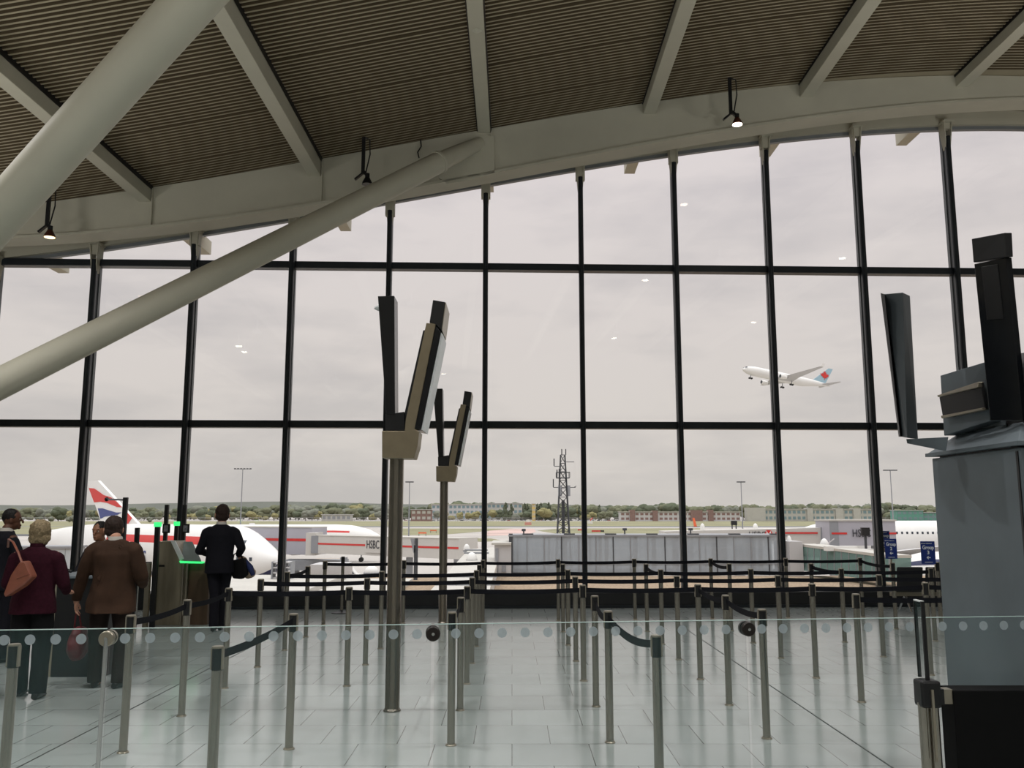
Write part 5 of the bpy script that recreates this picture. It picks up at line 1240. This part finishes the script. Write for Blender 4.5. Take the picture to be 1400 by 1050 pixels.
pl = MB(); a0, a1 = onJ(500), onJ(532); pl.hexa([a0+V(0, 0, zc2_-1.0), a1+V(0, 0, zc2_-1.0), a1+V(0, 0, zc2_+.8), a0+V(0, 0, zc2_+.8)]+[p+nJ*.06 for p in (a0+V(0, 0, zc2_-1.0), a1+V(0, 0, zc2_-1.0), a1+V(0, 0, zc2_+.8), a0+V(0, 0, zc2_+.8))]); pl.build('name_panel', M_jb, t)
textpart('bank_lettering', 'HSBC', 1.5, c+nJ*.09+V(0, 0, zc2_), dJ, (0, 0, 1), M_ltr, t, bold=.0, width=w_, depth=.02)
c = onJ(526); hexlogo(c+nJ*.10+V(0, 0, zc2_), dJ, .5, .95, t)
# undercarriage of the bridge, platform and service gear
for px in (470, 560, 625):
    q = jp(px, 762, 112); MB().box((q.x-.4, 111.7, GZ), (q.x+.4, 112.5, q.z)).build('support_leg', M_mgrey, t)
q = jp(415, 767, 126); MB().box((q.x-2.5, 124, q.z-1.2), (q.x+6, 128, q.z+.2)).build('drive_beam', M_mgrey, t)
for s in (-1, 4): MB().box((q.x+s-.4, 125.6, GZ), (q.x+s+.4, 126.4, q.z)).build('drive_leg', M_mgrey, t)
# white roofed walkway running towards the terminal
def walkway(label, pts_px, z, th, mt_side, name='covered_walkway', cat='walkway', bottom=None):
    q = [atZ(x, y, z) for x, y in pts_px]; t = thing(name, label, cat, tuple(q[0]))
    MB().prism(q, (0, 0, -.35)).build('roof', M_wroof, t)
    c = sum(q, V(0, 0, 0))/len(q); qq = [c+(p-c)*.97-V(0, 0, .35) for p in q]; b_ = bottom if bottom is not None else GZ
    MB().prism(qq, (0, 0, b_-(z-.35))).build('side_walls', mt_side, t)
    return t, q
tw_, q = walkway('white roofed walkway with roof domes, running from the left jet bridge towards the terminal', [(641, 751), (675, 748), (682, 760), (668, 812), (584, 812)], -1.6, .3, M_lgrey)
def dome(label, px, py, z, w, grp='roof domes'):
    c = atZ(px, py, z); r = w/2*c.y/1200; t = thing('roof_dome', label, 'roof dome', tuple(c), 0, grp)
    MB().lathe(tuple(c), [(r, 0), (r, .08), (r*.94, .2), (r*.75, .38), (r*.45, .5), (r*.15, .55)], 24).build('dome', M_paint, t, True)
    MB().lathe(tuple(c), [(r*1.08, -.12), (r*1.08, .03)], 24).build('kerb', M_mgrey, t, True)
dome('white roof dome nearest to the window on the white walkway roof', 645, 766, -1.6, 15); dome('small white roof dome at the far end of the white walkway', 638, 752.5, -1.6, 9)
dome('low white roof dome between the two steel sign poles left of the walkway', 508, 783, -3.0, 20)
for y in (753, 757, 789, 800):
    a = atZ(648, y, -1.6); t = tag(MB().box((a.x-.8 if y < 780 else a.x-1.8, a.y-.2, -1.6), (a.x+1.2, a.y+.25, -1.48)).build('roof_rib', M_mgrey), 'thin grey rib across the white walkway roof, %s' % {753: 'farthest', 757: 'second farthest', 789: 'second nearest', 800: 'nearest'}[y], 'roof rib')
# link block between the walkway and the glazed corridor
a = jp(682, 758, 60); b = jp(697, 758, 60); t = thing('link_building', 'pale link building between the white walkway and the glazed corridor', 'building', (a.x, 60, GZ))
MB().box((jp(676, 760, 61).x, 61, GZ), (jp(699, 760, 61).x, 66, jp(690, 745, 61).z)).build('walls', M_lgrey, t)
MB().box((jp(676, 760, 61).x-.2, 60.8, jp(690, 745, 61).z), (jp(699, 760, 61).x, 66.2, jp(690, 744, 61).z+.1)).build('roof', M_wroof, t)
for x0, x1 in ((677.5, 681.5), (686, 692)): MB().box((jp(x0, 760, 61).x, 60.92, jp(x0, 782, 61).z), (jp(x1, 760, 61).x, 61, jp(x0, 750 if x0 < 680 else 773, 61).z)).build('window', M_mgrey, t)
# gravel roof in front
ZR = -2.6
gr = struct(MB().box((-60, 18.2, GZ), (60, atZ(700, 787, ZR).y, ZR)).build('lower_roof', M_gravel))
yr = atZ(700, 787, ZR).y
tag(MB().box((atY(330, 800, 45).x-8, 30, ZR), (atY(420, 800, 45).x, 55.5, ZR+.5)).build('roof_slab', M_wroof), 'pale flat roof slab beyond the walking person in navy', 'roof slab')
tag(MB().box((atY(430, 800, 50).x, 40, ZR), (atY(548, 800, 50).x, 56, ZR+.25)).build('roof_slab', M_wroof), 'low white roof slab behind the belts left of the nearest sign pole', 'roof slab')
# plant room box at the left on the roof with vents
t = thing('plant_room', 'small grey plant room with ducts on the roof left of the first belt posts', 'plant room', (atY(430, 785, 56).x, 56, ZR))
a = atY(424, 772, 57); b = atY(470, 790, 57); MB().box((a.x, 57, ZR-3), (b.x, 60, a.z)).build('walls', M_lgrey, t)
a0, a1 = atY(372, 768, 52), atY(398, 768, 52)
for i in range(4):
    x = a0.x+(a1.x-a0.x)*i/3; MB().box((x-.04, 52, ZR), (x+.04, 52.8, a0.z)).build('frame_post', M_mgrey, t)
for i in range(5): z = ZR+(a0.z-ZR)*(i+1)/5; MB().box((a0.x, 52.1, z-.09), (a1.x, 52.7, z)).build('frame_shelf', M_lgrey, t)
# grey annex at the far left
YA = 57; a = atY(-60, 750, YA); b = atY(96, 750, YA)
t = thing('annex_building', 'grey panelled annex block outside the leftmost windows', 'building', (b.x, YA, GZ))
MB().box((a.x-6, YA, ZR-.0), (b.x, YA+2, a.z)).build('walls', pm('pale_blue_grey_panel', (182, 188, 194), .5, 0, .04, .5), t)
MB().box((a.x-6.1, YA-.1, a.z), (b.x+.1, YA+2.1, a.z+.14)).build('coping', M_mgrey, t)
k = MB(); 
for i in range(9): x = b.x-1.1*i-.3; k.box((x-.015, YA-.02, ZR), (x+.015, YA, a.z))
k.build('panel_joints', M_mgrey, t)
# glazed corridor
Yc = yr+.3; a = jp(697, 788, Yc); b = jp(1076, 788, Yc); zt_ = jp(760, 733.5, Yc).z; zb_ = ZR
t = thing('glazed_corridor', 'long blue grey glazed corridor standing on the gravel roof', 'glazed corridor', (a.x, Yc, zb_))
MB().box((a.x+.05, Yc+.05, zb_), (b.x-.05, Yc+3.4, zb_+.25)).build('floor_slab', M_mgrey, t)
MB().box((a.x-.1, Yc-.1, zt_), (b.x+.1, Yc+3.6, zt_+.12)).build('roof', M_mgrey, t)
n = 16
for i in range(n):
    x0 = a.x+(b.x-a.x)*i/n; x1 = a.x+(b.x-a.x)*(i+1)/n; MB().box((x0+.03, Yc, zb_+.2), (x1-.03, Yc+.03, zt_)).build('front_glazing', M_blueg, t)
    MB().box((x0-.035, Yc-.04, zb_), (x0+.035, Yc+.06, zt_)).build('mullion', M_mgrey if i % 3 else M_dgrey, t)
MB().box((a.x, Yc+3.3, zb_+.2), (b.x, Yc+3.33, zt_)).build('rear_glazing', M_blueg, t)
MB().box((a.x, Yc-.05, zb_+.75), (b.x, Yc-.0, zb_+.82)).build('rail', M_mgrey, t)
MB().box((a.x-.06, Yc-.06, zb_), (a.x+.2, Yc+.1, zt_+.2)).build('end_post', M_dgrey, t)
k = MB()
rc = random.Random(5)
for i in range(26): x = rc.uniform(a.x, b.x); k.box((x-.04, Yc+rc.uniform(.6, 2.8), zb_), (x+.04, Yc+2.9, zt_))
for i in range(5): x = a.x+3+i*4.3; k.bar((x, Yc+1.5, zb_+.3), (x+3.0, Yc+1.5, zt_-.2), .06, .06)
k.build('inner_frames', M_lgrey, t)
for i in range(7): x = a.x+1.2+i*2.9; MB().box((x-.3, Yc+.1, zt_+.12), (x+.45, Yc+.6, zt_+.2)).build('roof_clip', M_dgrey, t)
def bollard(px, y0, y1, Y, label):
    p = atY(px, y0, Y); t = thing('roof_lamp', label, 'roof lamp', (p.x, Y, zt_), 0, 'small lamps on posts along the corridor roof'); s = Y/1200
    MB().tube([(p.x, Y, atY(px, y1, Y).z), (p.x, Y, p.z-.1)], .05, 8).build('post', M_dgrey, t); MB().box((p.x-.14, Y-.14, p.z-.17), (p.x+.14, Y+.14, p.z)).build('lamp_head', M_dgrey, t)
bollard(716, 723, 733, Yc+1.5, 'small dark lamp on a post at the left end of the corridor roof'); bollard(854, 722, 733, Yc+1.5, 'small lamp on a post on the corridor roof right of the lattice mast'); bollard(944, 722, 733, Yc+1.5, 'small lamp on a post on the corridor roof near the orange fin')
# white bridge behind the corridor
Yw = 92
t = thing('jet_bridge', 'white jet bridge behind the right half of the glazed corridor', 'jet bridge', (jp(990, 735, Yw).x, Yw, GZ))
A = jp(905, 745, Yw); B = jp(1122, 742, Yw-4); zt2_ = jp(1000, 722.5, Yw).z
o_ = MB().hexa([(A.x, Yw-1.8, A.z), (A.x, Yw+1.8, A.z), (A.x, Yw+1.8, jp(905, 726, Yw).z), (A.x, Yw-1.8, jp(905, 726, Yw).z), (B.x, Yw-5.8, B.z), (B.x, Yw-2.2, B.z), (B.x, Yw-2.2, jp(1122, 721, Yw-4).z), (B.x, Yw-5.8, jp(1122, 721, Yw-4).z)]).build('tunnel', M_jb, t)
def onW(px, y): r = ray(px, y); p0 = V(A.x, Yw-1.85, 0); d = V(B.x, Yw-5.85, 0)-p0; n = V(d.y, -d.x, 0).normalized(); return O+r*(((p0-O).x*n.x+(p0-O).y*n.y)/(r.x*n.x+r.y*n.y)), n, d.normalized()
c, n, d = onW(1035.5, 731); textpart('bank_lettering', 'HSBC', .8, c+n*.04, d, (0, 0, 1), M_ltr, t, width=(onW(1047, 731)[0]-onW(1024, 731)[0]).length, depth=.02)
c, n, d = onW(1051, 730.5); hexlogo(c+n*.05, d, .42, .8, t)
q = [onW(x, y)[0]+n*.03 for x, y in ((1060, 727.5), (1118, 727.5), (1118, 729.8), (1060, 729.8))]; MB().prism(q, n*.03).build('red_stripe', M_red, t)
q = [onW(x, y)[0]+n*.03 for x, y in ((1122, 721), (1134, 721), (1134, 742), (1122, 742))]; MB().prism(q, -n*3).build('hinge_frame', M_mgrey, t)
for px, w in ((959, 6), (1031, 6.5)):
    c = jp(px, 722, Yw-1); r_ = w/2*Yw/1200; MB().lathe((c.x, Yw-1.5, jp(px, 724, Yw).z), [(r_, 0), (r_, .3), (r_*.7, .55), (r_*.2, .65)], 18).build('roof_dome', M_paint, t, True)
for px in (940, 1010, 1080): q = jp(px, 742, Yw-2); MB().box((q.x-.4, Yw-2.5, GZ), (q.x+.4, Yw-1.5, q.z)).build('support_leg', M_mgrey, t)
# right bridge, lilac grey
Yr = 84
t = thing('jet_bridge', 'lilac grey jet bridge with a red stripe behind the group signs', 'jet bridge', (jp(1180, 735, Yr).x, Yr, GZ))
A = jp(1136, 746, Yr); B = jp(1226, 748, Yr); za = jp(1136, 712.5, Yr).z
MB().box((A.x, Yr, A.z), (B.x, Yr+4, za)).build('tunnel', M_jb2, t); MB().box((A.x-.1, Yr-.1, za), (B.x+.1, Yr+4.1, za+.15)).build('roof', M_wroof, t)
MB().box((A.x-.05, Yr-.02, A.z), (jp(1147, 0, Yr).x if False else A.x+.8, Yr, za)).build('dark_panel', M_mgrey, t)
z0 = jp(1140, 730.5, Yr).z; z1 = jp(1140, 728, Yr).z
for x0, x1 in ((1137, 1158), (1196, 1225.5)): MB().box((jp(x0, 730, Yr).x, Yr-.05, z0), (jp(x1, 730, Yr).x, Yr, z1)).build('red_stripe', M_red, t)
c = jp(1178, 729.5, Yr-.08); textpart('bank_lettering', 'HSBC', 1.0, c, (1, 0, 0), (0, 0, 1), M_ltr, t, width=jp(1190.5, 730, Yr).x-jp(1166, 730, Yr).x, depth=.02)
for px in (1150, 1210): q = jp(px, 747, Yr); MB().box((q.x-.4, Yr+1.5, GZ), (q.x+.4, Yr+2.3, A.z)).build('support_leg', M_mgrey, t)
q = jp(1182, 726, Yr-6); MB().box((q.x-.35, Yr-6.3, q.z-.4), (q.x+.35, Yr-6, q.z+.3)).build('signal_lamp', M_black, t); MB().box((q.x-.08, Yr-6.2, GZ), (q.x+.08, Yr-6, q.z)).build('signal_post', M_dgrey, t)
# teal glazed ramp
Yt0, Yt1 = 62, 50
t = thing('glazed_ramp', 'sloping teal glazed ramp with a white roof at the right', 'glazed corridor', (jp(1097, 778, Yt0).x, Yt0, ZR))
A = jp(1096, 780, Yt0); B = jp(1216, 796, 52); At = jp(1096, 747, Yt0); Bt = jp(1216, 763, 52)
dR = V(B.x-A.x, B.y-A.y, 0).normalized(); nR = V(-dR.y, dR.x, 0)*1.4
MB().hexa([A, B, B+nR, A+nR, At, Bt, Bt+nR, At+nR]).build('glazed_sides', M_tealg, t)
i_ = V(0, 0, .16); MB().hexa([At-nR*.03, Bt-nR*.03, Bt+nR*1.03, At+nR*1.03, At-nR*.03+i_, Bt-nR*.03+i_, Bt+nR*1.03+i_, At+nR*1.03+i_]).build('roof', M_wroof, t)
for i in range(13):
    u_ = i/12; p = A.lerp(B, u_); q = At.lerp(Bt, u_); MB().bar(p-nR*.01, q-nR*.01, .05, .05, up=(1, 0, 0)).build('mullion', M_mgrey, t)
a = jp(1078, 785, Yt0); MB().box((a.x, Yt0-.5, ZR-1), (A.x, Yt0+3.2, jp(1078, 740, Yt0).z)).build('end_lobby', M_lgrey, t)
MB().box((jp(1080, 0, Yt0).x+.0, Yt0-.55, jp(1080, 775, Yt0).z), (jp(1091.5, 0, Yt0).x, Yt0-.5, jp(1080, 749, Yt0).z)).build('dark_window', M_mgrey, t)
for px, py, w in ((1127, 744, 12), (1079, 740, 7)):
    c = atY(px, py, 63.5); r_ = w/2*63/1200; MB().lathe((c.x, 63.5, c.z-.1), [(r_, 0), (r_*.95, .15), (r_*.6, .4), (r_*.2, .5)], 18).build('roof_dome', M_paint, t, True)
for px, py in ((1150, 751), (1175, 755)): c = atY(px, py, 58); MB().box((c.x-1.0, 57.8, c.z-.1), (c.x+1.0, 58.4, c.z+.2)).build('roof_light', M_paint, t)
# ground service vehicles under the left bridge
def van(px, Y, label, mt, s=1.0, mt2=None):
    p = atY(px, 770, Y); t = thing('service_vehicle', label, 'vehicle', (p.x, Y, GZ))
    MB().prism([V(p.x-2.4*s, Y, GZ+.5), V(p.x-2.4*s, Y, GZ+2.2*s), V(p.x+1.2*s, Y, GZ+2.2*s), V(p.x+1.9*s, Y, GZ+1.3*s), V(p.x+2.5*s, Y, GZ+1.2*s), V(p.x+2.5*s, Y, GZ+.5)], (0, 2, 0)).build('body', mt, t, bevel=.05)
    MB().prism([V(p.x+.3*s, Y-.02, GZ+1.35*s), V(p.x+.3*s, Y-.02, GZ+2.0*s), V(p.x+1.1*s, Y-.02, GZ+2.0*s), V(p.x+1.7*s, Y-.02, GZ+1.35*s)], (0, 2.04, 0)).build('windows', M_gls, t)
    for dx in (-1.5, 1.6): MB().tube([(p.x+dx*s, Y-.1, GZ+.45), (p.x+dx*s, Y+2.1, GZ+.45)], .45, 14).build('wheel', M_black, t, True)
M_yel = pm('service_yellow', (206, 158, 60), .5)
van(470, 150, 'white service van on the apron under the left jet bridge', M_paint, 1.1)
van(490, 142, 'yellow service tug on the apron under the left jet bridge', M_yel, .8)
van(452, 170, 'yellow loader under the far end of the left jet bridge', M_yel, 1.3)
van(580, 128, 'grey service truck right of the nearest sign pole', M_mgrey, 1.2)
van(500, 128, 'white baggage truck nearest to the terminal, left of the nearest sign pole', M_paint, 1.2)
van(588, 118, 'navy and white service car between the two sign poles', M_blue, .9)
van(1235, 120, 'white catering truck under the wing of the right jet', M_paint, 1.4); van(1246, 112, 'yellow green loader beside the catering truck', pm('hi_vis_green', (150, 200, 70), .5), .8)
p = atY(566, 750, 62); t = thing('apron_sign_post', 'grey post with a triangular pale sign panel just right of the nearest sign pole', 'sign post', (p.x, 60, GZ))
a = atY(569, 736, 58); MB().box((a.x-.12, 57.9, GZ), (a.x+.12, 58.1, a.z)).build('post', M_dgrey, t)
MB().prism([atY(561, 736, 57.9), atY(567.5, 736, 57.9), atY(567.5, 756, 57.9), atY(565, 756, 57.9)], (0, .1, 0)).build('sign_panel', M_mgrey, t)

# ================================================================ WORLD + LIGHTS
w = bpy.data.worlds.new('world'); SC.world = w; w.use_nodes = True; nt = w.node_tree; bg = nt.nodes['Background']
tc = nt.nodes.new('ShaderNodeTexCoord'); sp = nt.nodes.new('ShaderNodeSeparateXYZ'); nt.links.new(tc.outputs['Generated'], sp.inputs[0])
cr = nt.nodes.new('ShaderNodeValToRGB'); nt.links.new(sp.outputs['Z'], cr.inputs['Fac']); e = cr.color_ramp.elements
e[0].position = 0.0; e[0].color = lin((200, 194, 188))+(1,); e[1].position = .40; e[1].color = lin((214, 206, 206))+(1,)
x = cr.color_ramp.elements.new(.12); x.color = lin((207, 200, 195))+(1,); x = cr.color_ramp.elements.new(.8); x.color = (1.0, 1.0, 1.0, 1)
mp = nt.nodes.new('ShaderNodeMapping'); mp.inputs['Scale'].default_value = (2.0, 2.0, 7.0); nt.links.new(tc.outputs['Generated'], mp.inputs['Vector'])
nz = nt.nodes.new('ShaderNodeTexNoise'); nz.inputs['Scale'].default_value = 2.3; nz.inputs['Detail'].default_value = 6; nz.inputs['Roughness'].default_value = .55; nt.links.new(mp.outputs['Vector'], nz.inputs['Vector'])
r2 = nt.nodes.new('ShaderNodeValToRGB'); r2.color_ramp.elements[0].position = .36; r2.color_ramp.elements[0].color = (.84, .85, .87, 1); r2.color_ramp.elements[1].position = .58; r2.color_ramp.elements[1].color = (1, 1, 1, 1)
nt.links.new(nz.outputs['Fac'], r2.inputs['Fac'])
mm = nt.nodes.new('ShaderNodeMix'); mm.data_type = 'RGBA'; mm.blend_type = 'MULTIPLY'; mm.inputs['Factor'].default_value = 1.0
nt.links.new(cr.outputs['Color'], mm.inputs['A']); nt.links.new(r2.outputs['Color'], mm.inputs['B'])
zb = nt.nodes.new('ShaderNodeMapRange'); zb.inputs['From Min'].default_value = .42; zb.inputs['From Max'].default_value = .9; zb.inputs['To Min'].default_value = 1.15; zb.inputs['To Max'].default_value = 2.8
nt.links.new(sp.outputs['Z'], zb.inputs['Value']); nt.links.new(mm.outputs['Result'], bg.inputs['Color']); nt.links.new(zb.outputs['Result'], bg.inputs['Strength'])
def area(x, y, z, sx, sy, e, col=(1, .975, .93), name='fill_light'):
    ld = bpy.data.lights.new(name, 'AREA'); ld.shape = 'RECTANGLE'; ld.size = sx; ld.size_y = sy; ld.energy = e; ld.color = col
    o = bpy.data.objects.new(name, ld); COL.objects.link(o); o.location = (x, y, z); return o
for (x, y, e_) in ((-8, 5, 120), (-3, -1.5, 170), (3, -1.5, 170), (8, 5, 200), (-6, -6, 200), (6, -6, 200), (-10.5, 10, 140), (11.5, 9.5, 160)):  # unseen upward lights added to brighten ceiling and beams, on made-up trays
    z = 3.6; t = thing('fill_uplighter', 'added unseen tray light that brightens the hall ceiling', 'ceiling light', (x, y, z), 0, 'added fill lights of the hall')
    MB().box((x-.8, y-.8, z-.08), (x+.8, y+.8, z-.02)).build('tray', M_white, t)
    for sx in (-.7, .7): MB().tube([(x+sx, y, z-.02), (x+sx, y, deck_z(x)+.02)], .008, 6).build('hanger_rod', M_steel2, t)
    o = area(x, y, z+.02, 1.5, 1.5, e_); o.rotation_euler = (math.pi, 0, 0)
for (x, y) in ((-7, 7.6), (-2.4, 7.8), (2.4, 7.8), (7.2, 7.8), (-7, 3), (-2.4, 2.6), (2.4, 2.6), (7, 3), (-6, -3), (0, -3), (6, -3)):  # extra spots out of view, added to brighten the floor
    z = deck_z(x)-.42; t = thing('ceiling_downlight', 'added unseen round light that brightens the floor', 'ceiling light', (x, y, z), 0, 'round downlights of the hall')
    MB().lathe((x, y, z), [(.13, 0), (.13, .06), (.02, .12), (.02, .43)], 20).build('housing', M_white, t, True)
    ld = bpy.data.lights.new('downlight', 'SPOT'); ld.energy = 640; ld.spot_size = 2.3; ld.spot_blend = .6; ld.color = (1, .99, .97); ld.shadow_soft_size = .10
    lo = bpy.data.objects.new('floor_fill_lamp', ld); COL.objects.link(lo); lo.location = (x, y, z-.02)
SC.cycles.max_bounces = 8; SC.cycles.transparent_max_bounces = 24; SC.cycles.diffuse_bounces = 4; SC.cycles.glossy_bounces = 4
SC.cycles.use_denoising = True; SC.cycles.sample_clamp_indirect = 6; SC.cycles.caustics_reflective = False; SC.cycles.caustics_refractive = False
for o in list(SC.objects):
    if '_local' in o: del o['_local']
